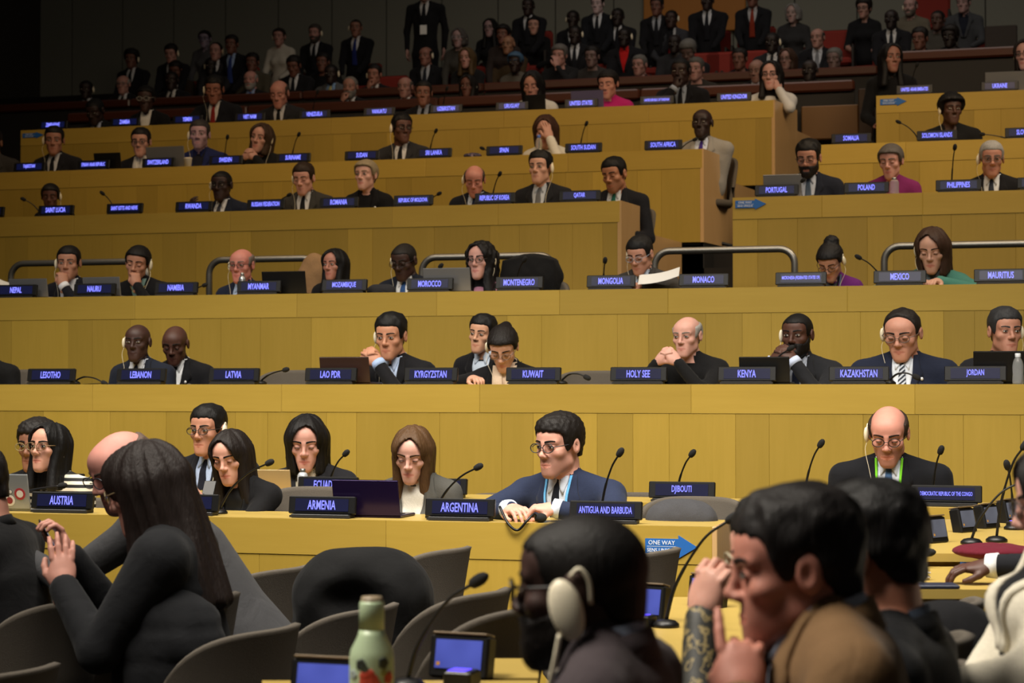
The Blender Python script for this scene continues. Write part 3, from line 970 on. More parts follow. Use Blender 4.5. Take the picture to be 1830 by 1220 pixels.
    # cuffs
    if sleeves is True and top == 'suit' and res <= 1:
        for s, E, t, spec in cuffs:
            if spec.get('abs') and 'cuff' not in spec: continue
            ax = unit(t - E)
            MB().tube([t - ax * .030, t + ax * .010, t + ax * .011], [.0415 * size, .0370 * size, .026 * size], 16).build('shirt_cuff', cloth(spec.get('cuff', shirt if isinstance(shirt, str) else 'c9ccd2')), root, True)
    if any(sp and sp.get('watch') for sp in arms):
        for s, E, t, spec in cuffs:
            if not spec.get('watch'): continue
            f = unit(spec.get('f', t - E)); n = np.array(spec.get('n', (0, 0, 1)), float); n = unit(n - f * n.dot(f)); y = np.cross(n, f)
            p0 = t - f * .006
            w = MB().tube([p0 - f * .010, p0 + f * .010], [.031, .031], 16)
            o = w.build('wristwatch', plain('watch_band', '2a2724', .4), root, True)
            M = np.eye(4); M[:3, :3] = np.stack([f, y, n], 1); M[:3, 3] = p0 + n * .031
            MB().lathe([(.018, -.003), (.019, .004), (.016, .006)], 18).xf(M).build('dial', plain('watch_dial', 'd8d6cc', .25, .3), o, True)
    # ---- glasses
    if glasses:
        gm = plain('frame_' + glasses, glasses, .35)
        fr = MB(); ln = MB()
        for s in (-1, 1):
            ringp = [np.array([s * .0335 + .0240 * math.cos(a), -.1085 + .012 * (abs(math.cos(a) * .024 + .0335) / .06) ** 2 * 1.0, .000 + .0185 * math.sin(a)]) for a in np.linspace(0, 2 * math.pi, 17)]
            fr.tube(ringp, .0020, 6, False)
            ln.add(ringp[:-1], [tuple(range(16))])
            fr.tube([(s * .057, -.098, .005), (s * .078, -.06, .007), (s * .083, .008, .008), (s * .084, .025, -.010)], .0020, 6)
        fr.tube([(-.0105, -.109, .002), (0, -.112, .0045), (.0105, -.109, .002)], .0018, 6)
        fr.v = [headxf(v) for v in fr.v]; ln.v = [headxf(v) for v in ln.v]
        g = fr.build('glasses', gm, root, True)
        if res < 2: ln.build('lens', _lensmat(), g, False)
    # ---- listening earpiece with its wire
    for s in ([] if not ear else ([-1] if ear == 'L' else [1] if ear == 'R' else [-1, 1])):
        e = MB()
        e.ell((s * .094, .004, -.006), (.012, .019, .035), 14, 10)
        e.tube(smoothcurve([(s * .090, .010, .022), (s * .088, .022, .036), (s * .085, .036, .020), (s * .083, .038, -.004)], 12), .0045, 6)
        e.v = [headxf(v) for v in e.v]
        eo = e.build('earpiece', EARM, root, True)
        if wire and res < 2:
            a = headxf(np.array([[s * .094, -.002, -.038]]))[0]
            b = S[s] * .35 + N * .65 + fwd * .11 - up * .05
            c = N + right * s * .075 - up * .24 + fwd * .16
            MB().tube(smoothcurve([a, a + [s * .005, -.01, -.05], b, c], 18), .0013, 5).build('wire', EARM, eo, True)
    if extra: extra(root, dict(N=N, up=up, right=right, fwd=fwd, conform=conform, strip=strip, ring=ring, headxf=headxf, Hl=Hl, S=S, hands=hands, SK=SK, TOP=TOP, nr=nr, HM=HM, RH=RH))
    PEOPLE.append(root)
    return root
# ------------------------------------------------------------------ the hall: tiers, desks, walls
COSY = math.cos(YAW)
def rowY(z1000): return z1000 * COSY * (1 + 0.28 * (1000 - CX) / FPX)
ROWS = {}
for k, (zd, ye) in enumerate([(8.5, 936), (9.5, 909), (11.0, 686.5), (12.7, 518), (14.8, 361.5), (16.6, 274.5), (18.4, 194)]):
    Y = rowY(zd)
    ROWS[k] = dict(Y=Y, z=float(atY(1000, ye, Y)[2]))
DH = 0.82
for k in ROWS: ROWS[k]['floor'] = ROWS[k]['z'] - DH
ROWS[1]['z'] = float(atY(1650, 906, ROWS[1]['Y'])[2]); ROWS[1]['floor'] = ROWS[0]['floor']
def Xat(px, k, py=None):
    r = ROWS[k]
    # x on the desk edge of row k seen at column px
    t = r['Y']
    d = ray(px, 690)
    return CAM[0] + d[0] * r['Y'] / d[1]

W_PANEL = wood('veneer_panel', '977d2a', 'b1923f', True, .42, .17)
W_BAND = wood('veneer_band', 'a08331', 'b59742', False, .42, .09)
W_TOP = wood('veneer_top', 'a08a44', 'b89c56', False, .36, .05)
W_DARK = wood('dark_wood', '3d1d10', '552a18', False, .3, .2)
W_END_LIT = wood('veneer_end_lit', 'b08c5c', 'c8a474', True, .25, .08)  # pinkish sheen of lit end faces put into a paler veneer colour
CARPET = plain('carpet', '17130f', 0.95, bump=.5, bscale=300, var=.3)
KICK = plain('plinth_black', '0d0b09', 0.7)
WALL = plain('wall_paint', '7a7a70', 0.9, bump=.05, bscale=60, var=.06)
DARKWALL = plain('wall_dark', '2c2823', 0.9, var=.08, bscale=3)

def slab(name, x0, x1, y0, y1, z0, z1, mat, kind='structure'):
    o = MB().box(x0, x1, y0, y1, z0, z1).build(name, mat)
    o['kind'] = kind
    return o
# floors
slab('floor', -9, 9, -3, 7.55, -.1, 0.0, CARPET)
f0 = ROWS[0]['floor']
slab('floor', -11, 9, 7.55, ROWS[2]['Y'] + .02, -.1, f0, CARPET)
UNIT = {}
def unit_mesh(mat, bev=.004):
    """unit veneer board 1 x 1, 18 mm thick, chamfered edges; scaled per piece"""
    if mat.name in UNIT: return UNIT[mat.name]
    v = [(0, 0, 0), (1, 0, 0), (1, 0, 1), (0, 0, 1)]
    e = .003
    V = [(e, 0, e), (1 - e, 0, e), (1 - e, 0, 1 - e), (e, 0, 1 - e), (0, .08, 0), (1, .08, 0), (1, .08, 1), (0, .08, 1), (0, 1, 0), (1, 1, 0), (1, 1, 1), (0, 1, 1)]
    F = [(0, 1, 2, 3), (0, 4, 5, 1), (1, 5, 6, 2), (2, 6, 7, 3), (3, 7, 4, 0), (4, 8, 9, 5), (5, 9, 10, 6), (6, 10, 11, 7), (7, 11, 8, 4), (11, 10, 9, 8)]
    UNIT[mat.name] = mesh('veneer_board', V, F, mat, smooth=False)
    return UNIT[mat.name]
prnd = random.Random(11)
BAND = .165
def desk_block(k, x0, x1, label, end=False, seams=(), depth=.46, drop=.80, lowwall=1.72):
    r = ROWS[k]; Y, z = r['Y'], r['z']
    root = empty('delegate_desk', ((x0 + x1) / 2, Y, r['floor']), 0, label, 'desk')
    ox, oy, oz = root.location
    def B(name, a, b, c, d, e, f, mat, bev=0): return MB().box(a - ox, b - ox, c - oy, d - oy, e - oz, f - oz, bev).build(name, mat, root)
    B('desktop', x0, x1, Y + .004, Y + depth, z - .03, z, W_TOP)
    B('front_rail', x0, x1, Y + .0215, Y + .06, z - drop, z - .031, W_PANEL)
    # upper band boards
    xs = [x0] + [s for s in seams if x0 + .1 < s < x1 - .1] + [x1]
    for a, b in zip(xs, xs[1:]):
        link('fascia_board', unit_mesh(W_BAND), root, (a - ox + .0005, Y - oy, z - BAND - oz), None, (b - a - .001, .02, BAND))
    # veneer panels below
    x = x0
    while x < x1 - .02:
        w = prnd.choice((.19, .21, .24, .30, .38, .46, .52))
        b = min(x + w, x1)
        if x1 - b < .10: b = x1
        link('panel', unit_mesh(W_PANEL), root, (x - ox + .0003, Y + .003 - oy, z - drop - oz), None, (b - x - .0006, .0185, drop - BAND - .0015))
        x = b
    low = ROWS[k - 1]['floor'] if k > 0 else 0.0
    if k == 1: low = f0
    if z - drop > low + .02:
        B('plinth', x0, x1, Y + .03, Y + .10, low, z - drop, KICK)
    if end:
        def splay(name, ya, yb, xa, xb, za, zb, mat):
            V = [(x + t, y, zz) for zz in (za, zb) for x, y in ((xa, ya), (xb, yb)) for t in (-.03, 0)]
            V = [(a - ox, b - oy, c - oz) for a, b, c in V]
            MB().add(V, [(0, 2, 3, 1), (4, 5, 7, 6), (0, 1, 5, 4), (2, 6, 7, 3), (0, 4, 6, 2), (1, 3, 7, 5)]).build(name, mat, root)
        sp = .09 + .035 * (k - 4)
        splay('end_panel', Y + .001, Y + .74, x1 + .012, x1 + .012 + sp * .74, z - .80, z + .002, W_END_LIT)
        splay('side_wall', Y + .74, Y + lowwall, x1 + .010 + sp * .74, x1 + .010 + sp * lowwall, z - 1.15, z - .20, W_END_LIT)
        splay('side_skirt', Y + .03, Y + .74, x1 + .008, x1 + .008 + sp * .74, low, z - .80, KICK)
    return root
XL = {k: Xat(-280, k) for k in ROWS}; XR = {k: Xat(2250, k) for k in ROWS}
def sm(k, *px): return [Xat(p, k) for p in px]
DESKS = {}
DESKS[0] = desk_block(0, XL[0], Xat(1272, 0), 'light veneer desk in the front row carrying the ARMENIA and ARGENTINA nameplates', False, sm(0, 330, 690, 1000), drop=.81)
MB().box(-.012, .012, 0, .46, -.81, .001, .003).build('end_panel', W_END_LIT, DESKS[0], False, (Xat(1272, 0) + .010 - DESKS[0].location.x, 0, DH))
DESKS[1] = desk_block(1, XL[1], Xat(1772, 1), 'light veneer desk of the second row under the DJIBOUTI nameplate', False, sm(1, 170, 520, 900, 1240, 1595), drop=.80)
DESKS[2] = desk_block(2, XL[2], XR[2], 'long veneer desk carrying the nameplates from LESOTHO to JORDAN', False, sm(2, 165, 503, 857, 1235, 1635))
DESKS[3] = desk_block(3, XL[3], XR[3], 'long veneer desk carrying the nameplates from NEPAL to MAURITIUS', False, sm(3, 240, 530, 780, 1000, 1194, 1515))
DESKS[4] = desk_block(4, XL[4], Xat(1108, 4), 'veneer desk carrying the nameplates from SAINT LUCIA to QATAR', True, sm(4, 130, 410, 700, 890))
DESKS['4r'] = desk_block(4, Xat(1310, 4), XR[4], 'veneer desk carrying the nameplates PORTUGAL, POLAND and PHILIPPINES', False, sm(4, 1470, 1650))
DESKS[5] = desk_block(5, XL[5], Xat(1256, 5), 'veneer desk carrying the nameplates from TAJIKISTAN to SOUTH AFRICA', True, sm(5, 122, 400, 760, 1015))
DESKS['5r'] = desk_block(5, Xat(1450, 5), XR[5], 'veneer desk carrying the nameplates SOMALIA and SOLOMON ISLANDS', False, sm(5, 1620))
DESKS[6] = desk_block(6, Xat(34, 6), Xat(1384, 6), 'veneer desk of the top row carrying the nameplates from ZIMBABWE to UNITED KINGDOM', True, sm(6, 270, 590, 900, 1160))
DESKS['6r'] = desk_block(6, Xat(1568, 6), XR[6], 'veneer desk of the top row under the UKRAINE nameplate', False, sm(6, 1700))
# tier floors behind each desk (dark carpet); in the side aisle the tiers become steps
gy = [None] * 7
for k in range(2, 7):
    r = ROWS[k]
    nextY = ROWS[k + 1]['Y'] if k < 6 else 19.25
    if k < 4:
        slab('floor', XL[k] - 3, XR[k] + 3, r['Y'] + .03, nextY + .03, r['floor'] - .3, r['floor'], CARPET)
    else:
        xe = {4: 1108, 5: 1256, 6: 1384}[k]; xs = {4: 1310, 5: 1450, 6: 1568}[k]
        slab('floor', XL[k] - 3, Xat(xe, k) - .02, r['Y'] + .03, nextY + .03, r['floor'] - .3, r['floor'], CARPET)
        slab('floor', Xat(xs, k), XR[k] + 3, r['Y'] + .03, nextY + .03, r['floor'] - .3, r['floor'], CARPET)
        lowf = ROWS[k - 1]['floor']; dz = (r['floor'] - lowf) / 3
        for i in range(3):
            y0 = r['Y'] - .25 + .28 * i
            slab('floor', Xat(xe, k) - .015, Xat(xs, k) - .005, y0, nextY - .25 if i == 2 else y0 + .28, lowf - .4, lowf + dz * (i + 1), CARPET)
# gallery tiers, back wall, side walls
GF = [(19.25, 3.66), (20.9, 4.10), (22.2, 4.62), (23.4, 5.18), (24.5, 5.72)]
for i, (y0, z) in enumerate(GF):
    y1 = GF[i + 1][0] if i < len(GF) - 1 else 26.2
    slab('floor', -16, 6, y0, y1, z - 1.5, z, CARPET)
wb = slab('wall_back', -16, 8, 25.9, 26.1, 3, 12, DARKWALL)
wl = slab('wall_left', -14.9, -14.7, 8, 26, -.1, 12, DARKWALL)
# vertical joints of the back wall cladding
for i in range(26):
    x = -15 + i * .84
    o = link('panel', unit_mesh(WALL), wb, (x, 25.86, 5.7), None, (.825, .04, 6.2))
def handrail(px0, px1, py1000, Y, zfloor, label, h=.11, seams=4):
    z = float(atY(1000, py1000, Y)[2])
    d0 = ray(px0, 690); d1 = ray(px1, 690)
    x0 = d0[0] * Y / d0[1]; x1 = d1[0] * Y / d1[1]
    root = empty('gallery_rail', ((x0 + x1) / 2, Y, zfloor), 0, label, 'rail')
    n = seams; L = (x1 - x0)
    for i in range(n):
        a = -L / 2 + L * i / n; b = -L / 2 + L * (i + 1) / n
        MB().box(a + .002, b - .002, -.05, .07, z - h - zfloor, z - zfloor, .018).build('handrail', W_DARK, root)
        MB().box(a + .004, b - .004, 0, .03, 0, z - h - zfloor, .003).build('panel', plain('partition_dark', '14100d', .7), root)
    return root
handrail(120, 1530, 165.5, 19.2, 3.40, 'dark wood rail directly behind the top row of delegates')
handrail(-60, 1572, 143, 20.85, 3.66, 'dark wood rail of the gallery above and behind the first rail', .10, 5)
handrail(1600, 1900, 121, 19.2, 3.40, 'short dark wood rail behind the UKRAINE nameplate', .10, 1)
def wall_piece(name, px0, px1, py0, py1, Y, thick, mat, label=None, cat=None, kind=None):
    a = atY(px0, py1, Y); b = atY(px1, py0, Y)
    o = MB().box(a[0], b[0], Y, Y + thick, a[2], b[2], .01).build(name, mat)
    if kind: o['kind'] = kind
    if label: tag(o, label, cat)
    return o
wall_piece('wall_right', 1760, 1818, 44, 140, 23.2, .12, plain('brown_panel', '241911', .7), kind='structure')
wall_piece('door_1', 1150, 1332, -20, 62, 25.78, .06, wood('amber_wood', 'a8660f', 'b8761c', True, .5, .1), kind='structure')
wall_piece('trim_1', 1534, 1560, 157, 246, 18.9, .25, plain('brown_post', '33200f', .6), kind='structure')
wall_piece('trim_2', 1432, 1534, 186, 250, 19.05, .10, plain('brown_low_wall', '6b4a20', .5), kind='structure')

# ------------------------------------------------------------------ nameplates
SCR = screen_mat('plate_screen', (.003, .006, .05), (.012, .022, .15), 0.32)
LET = glow('plate_letters', (.20, .21, 1.0), 1.75)
PLATE = {}
def plate_meshes(s=1.0):
    if PLATE: return PLATE
    w = .166
    PLATE['housing'] = MB().box(-w, w, -.012, .012, .018, .100, .004).me('housing', BLACKP, False)
    PLATE['stand'] = MB().box(-.145, .145, -.03, .05, 0.0, .018, .003).me('stand', BLACKP, False)
    PLATE['screen'] = MB().box(-.132, .132, -.0145, -.0115, .030, .088).me('screen', SCR, False)
    PLATE['speaker_grille'] = MB().box(-.150, .150, -.034, -.030, .003, .013).me('speaker_grille', plain('grille', '1b1b1c', .6), False)
    return PLATE
def nameplate(text, px, k, label=None, sx=1.0, dy=.075, yaw=0.0):
    r = ROWS[k]
    P = plate_meshes()
    d = ray(px, 690); Y = r['Y'] + dy
    x = d[0] * Y / d[1]
    root = empty('nameplate', (x, Y, r['z']), yaw, label or ('black electronic nameplate with blue display reading ' + text), 'nameplate', 'country nameplates')
    tilt = math.radians(-9)
    for n in ('stand', 'speaker_grille'): link(n, P[n], root)
    hs = link('housing', P['housing'], root, None, (tilt, 0, 0))
    link('screen', P['screen'], root, None, (tilt, 0, 0))
    if text:
        t = lettering(text, LET, root, (0, 0, 0), .244, .043, ((1, 0, 0), (0, 0, 1), (0, -1, 0)), .014, .54)
        t.rotation_euler = (tilt, 0, 0)
        M = rotx(tilt)
        t.location = tuple(M @ np.array([0, -.0152, .059]))
    return root
NP = {0: [('AUSTRIA', 112), ('AUSTRALIA', 334), ('ARMENIA', 576), ('ARGENTINA', 822), ('ANTIGUA AND BARBUDA', 1082)],
      1: [('ECUADOR', 586), ('DOMINICAN REPUBLIC', 779), ('DJIBOUTI', 1218), ('DEMOCRATIC REPUBLIC OF THE CONGO', 1690)],
      2: [('LESOTHO', 91), ('LEBANON', 252), ('LATVIA', 418), ('LAO PDR', 591), ('KYRGYZSTAN', 770), ('KUWAIT', 953), ('HOLY SEE', 1141), ('KENYA', 1335), ('KAZAKHSTAN', 1535), ('JORDAN', 1743)],
      3: [('NEPAL', 28), ('NAURU', 168), ('NAMIBIA', 314), ('MYANMAR', 462), ('MOZAMBIQUE', 615), ('MOROCCO', 768), ('MONTENEGRO', 928), ('MONGOLIA', 1092), ('MONACO', 1258), ('MICRONESIA (FEDERATED STATES OF)', 1432), ('MEXICO', 1609), ('MAURITIUS', 1790)],
      4: [('SAINT LUCIA', 98), ('SAINT KITTS AND NEVIS', 221), ('RWANDA', 345), ('RUSSIAN FEDERATION', 474), ('ROMANIA', 605), ('REPUBLIC OF MOLDOVA', 738), ('REPUBLIC OF KOREA', 884), ('QATAR', 1036), ('PORTUGAL', 1389), ('POLAND', 1550), ('PHILIPPINES', 1715)],
      5: [('TAJIKISTAN', 50), ('SYRIAN ARAB REPUBLIC', 165), ('SWITZERLAND', 281), ('SWEDEN', 402), ('SURINAME', 523), ('SUDAN', 646), ('SRI LANKA', 775), ('SPAIN', 901), ('SOUTH SUDAN', 1043), ('SOUTH AFRICA', 1186), ('SOMALIA', 1523), ('SOLOMON ISLANDS', 1677), ('SLOVENIA', 1836)],
      6: [('ZIMBABWE', 92), ('ZAMBIA', 221), ('YEMEN', 333), ('VIET NAM', 445), ('VENEZUELA', 561), ('VANUATU', 677), ('UZBEKISTAN', 797), ('URUGUAY', 915), ('UNITED STATES', 1039), ('UNITED REPUBLIC OF TANZANIA', 1175), ('UNITED KINGDOM', 1313), ('UNITED ARAB EMIRATES', 1637), ('UKRAINE', 1790)]}
for k, L in NP.items():
    for t, px in L: nameplate(t, px, k, dy=.095 if k else .085)
nameplate('', -26, 4, 'black electronic nameplate at the left edge beside the woman at SAINT LUCIA')
nameplate('', 1862, 4, 'black electronic nameplate at the right edge beyond the PHILIPPINES one')
nameplate('', 100, 1, 'black electronic nameplate mostly hidden behind the woman in the striped sweater')
nameplate('', 283, 1, 'black electronic nameplate in front of the man in glasses behind AUSTRALIA')

# ------------------------------------------------------------------ gooseneck microphones
FOAM = plain('mic_foam', '0a0a0b', .9, bump=.5, bscale=600)
MICBASE = MB().lathe([(.042, 0), (.042, .010), (.030, .020), (.012, .024)], 18).me('base', BLACKP, True)
def gooseneck(tip, foot, Y, zb, label, r=1.0, bow=.5, dy_tip=-.06):
    """microphone whose capsule is seen at pixel tip and whose stem leaves the desk at pixel column foot"""
    d = ray(foot[0], 690)
    x = d[0] * Y / d[1]
    if zb is None: zb = float(atY(foot[0], foot[1], Y)[2])
    root = empty('gooseneck_microphone', (x, Y, zb), 0, label, 'microphone', 'gooseneck microphones')
    T = atY(tip[0], tip[1], Y + dy_tip) - np.array([x, Y, zb])
    link('base', MICBASE, root)
    a = np.array([0, 0, .018])
    if T[2] > .06:
        m1 = a + (T - a) * np.array([.25, .2, .45]) ; m2 = a + (T - a) * np.array([.62, .6, .80])
    else:
        m1 = a + (T - a) * .33 + [0, 0, .03]; m2 = a + (T - a) * .7 + [0, 0, .025]
    pts = smoothcurve([a, m1, m2, T], 18)
    MB().tube(pts, [.0060 * r if i < 8 else .0045 * r for i in range(len(pts))], 7).build('stem', BLACKP, root, True)
    u = unit(pts[-1] - pts[-3])
    MB().tube([T - u * .012, T - u * .006, T + u * .006, T + u * .022, T + u * .034, T + u * .040], [.006 * r, .013 * r, .0155 * r, .0155 * r, .011 * r, .003 * r], 10).build('capsule', FOAM, root, True)
    return root
def mic(k, tip, foot, label, dy=.215, **kw):
    r = ROWS[k]
    return gooseneck(tip, foot, r['Y'] + dy, r['z'], label, **kw)
for k, tip, fx, who in [
    (0, (478, 828), 392, 'reaching over the phone of the smiling woman in black'), (0, (1106, 812), 1072, 'in front of the man in the navy suit by ANTIGUA AND BARBUDA'),
    (0, (851, 836), 776, 'bent to the right beside the woman in the grey blazer'), (0, (108, 868), -20, 'lying low in front of the stickered laptop'),
    (1, (616, 812), 585, 'right of the woman with the black bob at ECUADOR'), (1, (1235, 813), 1208, 'upright behind the DJIBOUTI nameplate'), (1, (1465, 796), 1436, 'standing alone between DJIBOUTI and the man in round glasses'),
    (1, (1680, 808), 1664, 'in front of the balding man in round glasses'), (1, (819, 864), 800, 'low behind the ARGENTINA nameplate'),
    (2, (184, 683), 132, 'lying flat right of LESOTHO'), (2, (508, 661), 465, 'bent low right of LATVIA'), (2, (1046, 673), 1002, 'bent low right of KUWAIT'), (2, (1634, 672), 1588, 'bent low right of KAZAKHSTAN'),
    (2, (1410, 624), 1366, 'in front of the clasped hands by KENYA'), (2, (150, 684), 700, None),
    (3, (364, 510), 340, 'bent low right of NAMIBIA'), (3, (786, 477), 766, 'in front of the silver laptop behind MOROCCO'), (3, (936, 466), 920, 'behind the MONTENEGRO nameplate'), (3, (1081, 468), 1078, 'behind the MONGOLIA nameplate'),
    (3, (1537, 461), 1580, 'leaning left behind the MEXICO nameplate'),
    (4, (44, 357), 72, 'leaning left by SAINT LUCIA'), (4, (185, 347), 205, 'leaning left by SAINT KITTS AND NEVIS'), (4, (892, 313), 878, 'behind the REPUBLIC OF KOREA nameplate'), (4, (783, 347), 762, 'bent right of REPUBLIC OF MOLDOVA'),
    (4, (1706, 266), 1702, 'tall and upright behind the PHILIPPINES nameplate'), (4, (515, 349), 486, 'bent right of RUSSIAN FEDERATION'), (4, (1433, 324), 1418, 'in front of the bearded man at PORTUGAL'),
    (5, (406, 247), 399, 'behind the SWEDEN nameplate'), (5, (533, 242), 519, 'behind the SURINAME nameplate'), (5, (778, 236), 766, 'behind the SRI LANKA nameplate'), (5, (1047, 223), 1036, 'behind the SOUTH SUDAN nameplate'),
    (5, (1608, 219), 1646, 'leaning left behind SOLOMON ISLANDS'), (5, (1758, 240), 1806, 'leaning left behind the nameplate at the right edge'), (5, (1240, 250), 1216, 'bent right of SOUTH AFRICA'), (5, (864, 266), 880, 'bent left of SPAIN'),
    (6, (567, 166), 556, 'behind the VENEZUELA nameplate'), (6, (798, 160), 790, 'behind the UZBEKISTAN nameplate'), (6, (1638, 118), 1629, 'behind the UNITED ARAB EMIRATES nameplate')]:
    if who is None: continue
    mic(k, tip, (fx, 0), 'black gooseneck microphone ' + who)

# ------------------------------------------------------------------ steel guard rails on the fourth tier
def guard_rail(label, px0, px1, pyl, k=3, dy=1.42, curve_l=True, curve_r=True):
    r = ROWS[k]; Y = r['Y'] + dy
    a = atY(px0, pyl[0], Y); b = atY(px1, pyl[1], Y)
    z = (a[2] + b[2]) / 2
    root = empty('guard_rail', ((a[0] + b[0]) / 2, Y, r['floor']), 0, label, 'rail', 'steel guard rails')
    o = np.array(root.location); zf = r['floor']
    pts = []
    R = .11
    def arc(x, s):
        return [np.array([x + s * R * (1 - math.sin(t)), Y, z - R + R * math.cos(t)]) for t in np.linspace(math.pi / 2, 0, 7)]
    pts += [np.array([a[0], Y, zf])] + arc(a[0], 1)
    right = [np.array([b[0] - R * (1 - math.sin(t)), Y, z - R + R * math.cos(t)]) for t in np.linspace(0, math.pi / 2, 7)] + [np.array([b[0], Y, zf])]
    MB().tube([p - o for p in pts + right], .026, 12).build('tube', STEEL, root, True)
    for p in (a, b):
        MB().lathe([(.05, 0), (.05, .012), (.03, .014)], 16, (p[0] - o[0], 0, 0)).build('floor_flange', STEEL, root, True)
    return root
guard_rail('steel guard rail behind the man and woman at NAURU', 20, 262, (472, 466))
guard_rail('steel guard rail between the man at MYANMAR and the tan coat', 374, 566, (466, 460))
guard_rail('steel guard rail behind the woman in the pink turtleneck', 754, 990, (461, 455))
guard_rail('steel guard rail across the aisle right of the man at MONGOLIA', 1170, 1420, (449, 444))
guard_rail('steel guard rail behind the woman in teal at MEXICO', 1580, 1900, (440, 434))

# ------------------------------------------------------------------ tub chairs
CHAIRF = plain('chair_fabric', '554e45', 0.95, bump=.7, bscale=420, var=.22)
CHAIRD = plain('chair_shell', '3a342d', 0.8, bump=.4, bscale=300)
def chair_shell(R=.262, th=.04, zt=.84, zs=.40, amax=88):
    n = 36
    V = []; F = []
    A = np.radians(np.linspace(-amax, amax, n))
    for a in A:
        c = math.sqrt(max(0, 1 - (a / math.radians(amax)) ** 2))
        top = .43 + (zt - .43) * math.sqrt(max(0, 1 - (1 - max(0, math.cos(a))) ** 2))
        sx, cy = math.sin(a), math.cos(a)
        lean = .05 * (top - zs) / .4
        prof = [(R, zs), (R + .008, (zs + top) / 2), (R + lean * .8, top - th * .35), (R + lean - th * .15, top), (R + lean - th * .6, top + th * .12), (R + lean - th * .95, top), (R + lean - th, top - th * .4), (R - th + .006, (zs + top) / 2), (R - th, zs)]
        for q, z in prof: V.append((sx * q, cy * q, z))
    m = 9
    for i in range(n - 1):
        for j in range(m):
            j2 = (j + 1) % m
            F.append((i * m + j, i * m + j2, (i + 1) * m + j2, (i + 1) * m + j))
    F.append(tuple(range(m))); F.append(tuple((n - 1) * m + j for j in range(m - 1, -1, -1)))
    return mesh('back', V, F, CHAIRF)
CH_BACK = chair_shell()
CH_SEAT = MB().lathe([(.10, .36), (.235, .365), (.250, .385), (.250, .41), (.235, .425), (.05, .43)], 28).me('seat', CHAIRF)
CH_PED = MB().lathe([(.045, .02), (.030, .06), (.028, .36)], 14).me('pedestal', STEEL)
CH_FOOT = MB()
for i in range(5):
    a = 2 * math.pi * i / 5
    CH_FOOT.tube([(0, 0, .06), (.14 * math.cos(a), .14 * math.sin(a), .05), (.27 * math.cos(a), .27 * math.sin(a), .02)], [.022, .018, .012], 7)
CH_FOOT = CH_FOOT.me('star_base', BLACKP)
def chair(x, y, floor, yaw, label, zs=1.0):
    root = empty('tub_chair', (x, y, floor), yaw, label, 'chair', 'upholstered tub chairs')
    link('back', CH_BACK, root, None, None, (1, 1, zs)); link('seat', CH_SEAT, root); link('pedestal', CH_PED, root); link('star_base', CH_FOOT, root)
    return root
def short(l, n=11):
    w = l.split()[:n]
    while w[-1] in ('and', 'with', 'in', 'of', 'the', 'a', 'at', 'to', 'his', 'her', 'by', 'on', 'behind', 'beside', 'or', 'for', 'before'): w.pop()
    return ' '.join(w).rstrip(',')
def seatfor(p, label, yaw=None):
    """the chair a seated figure sits on"""
    l = p.location
    y = p.rotation_euler.z if yaw is None else yaw
    return chair(l.x, l.y, l.z, y, 'grey tub chair of the ' + short(p['label']))
# ------------------------------------------------------------------ delegates
def deleg(k, head, hh, label, dy=.50, chairlab='grey tub chair hidden behind the delegate seated in it', res=None, **kw):
    r = ROWS[k]
    Y = r['Y'] + dy
    C = atY(head[0], head[1], Y)
    size = min(1.16, max(.88, hh / (.243 * pxscale(C))))
    kw.setdefault('legs', k < 3)
    p = person(label, head, Y=Y, floor=r['floor'], size=size, res=(0 if k <= 1 else 1) if res is None else res, **kw)
    if chairlab and k <= 5: seatfor(p, chairlab)
    return p
def clasp(x=0.0, z=-.15, y=-.15, watch=None, cuff=None):
    """both hands folded in front of the mouth or chin"""
    out = []
    for s in (-1, 1):
        d = dict(t=(x + s * .062, y, z), f=(-s * .62, -.12, .72), n=(s * .55, -.75, .35), pose='clasp', pole=(s * .8, -.1, -1))
        if watch == s: d['watch'] = True
        if cuff: d['cuff'] = cuff
        out.append(d)
    return tuple(out)
def cheek(s, x=.065, z=-.17, y=-.105, pose='fist', **kw):
    return dict(t=(s * x, y, z), f=(-s * .18, .05, 1), n=(s * .7, -.7, 0), pose=pose, pole=(s * .7, -.3, -1), **kw)
def ondesk(s, x=.14, y=-.38, inward=.55, pose='relax', dz=.035, **kw):
    return dict(t=(s * x, y, DH + dz), f=(-s * inward, -1, -.05), n=(0, 0, 1), pose=pose, abs=True, pole=(s, .2, -.25), **kw)
def holding(s, t, f=(0, -.4, 1), n=None, pose='grip'):
    return dict(t=t, f=f, n=n or (s * .6, .8, 0), pose=pose, pole=(s * .6, .2, -1))
def pearl(root, c):
    MB().ell(c['headxf'](np.array([[.086, .004, -.046]]))[0], (.009, .009, .009)).build('earring', plain('pearl', 'e4ddd0', .2), root, True)
def scarf(colr, long=True, w=.05):
    def fn(root, c):
        m = cloth(colr) if isinstance(colr, str) else colr
        c['ring']('scarf', c['nr'] * 1.32, -.035, .040, 1, m, 1.2, .022, .03, .2)
        if long:
            for s in (-1, 1):
                rows = [(-.02, s * .045 - w * .6, s * .045 + w * .6), (.12, s * .040 - w * .7, s * .040 + w * .7), (.34, s * .030 - w * .7, s * .030 + w * .7)]
                c['strip']('scarf_end', rows, .018, m, 5)
    return fn
def necklace(root, c):
    p = c['conform']([(-.06 + .12 * i / 12, .02 + .05 * math.sin(math.pi * i / 12)) for i in range(13)], .006)
    MB().tube(list(p), .0028, 5).build('necklace', plain('gold_chain', 'c9a95a', .3, .8), root, True)
def pin(s=.085, t=.11, colr='d8d8d8'):
    def fn(root, c):
        p = c['conform']([(s, t)], .014)[0]
        MB().ell(p, (.010, .005, .010), 10, 6).build('lapel_pin', plain('pin_' + colr, colr, .3, .5), root, True)
    return fn

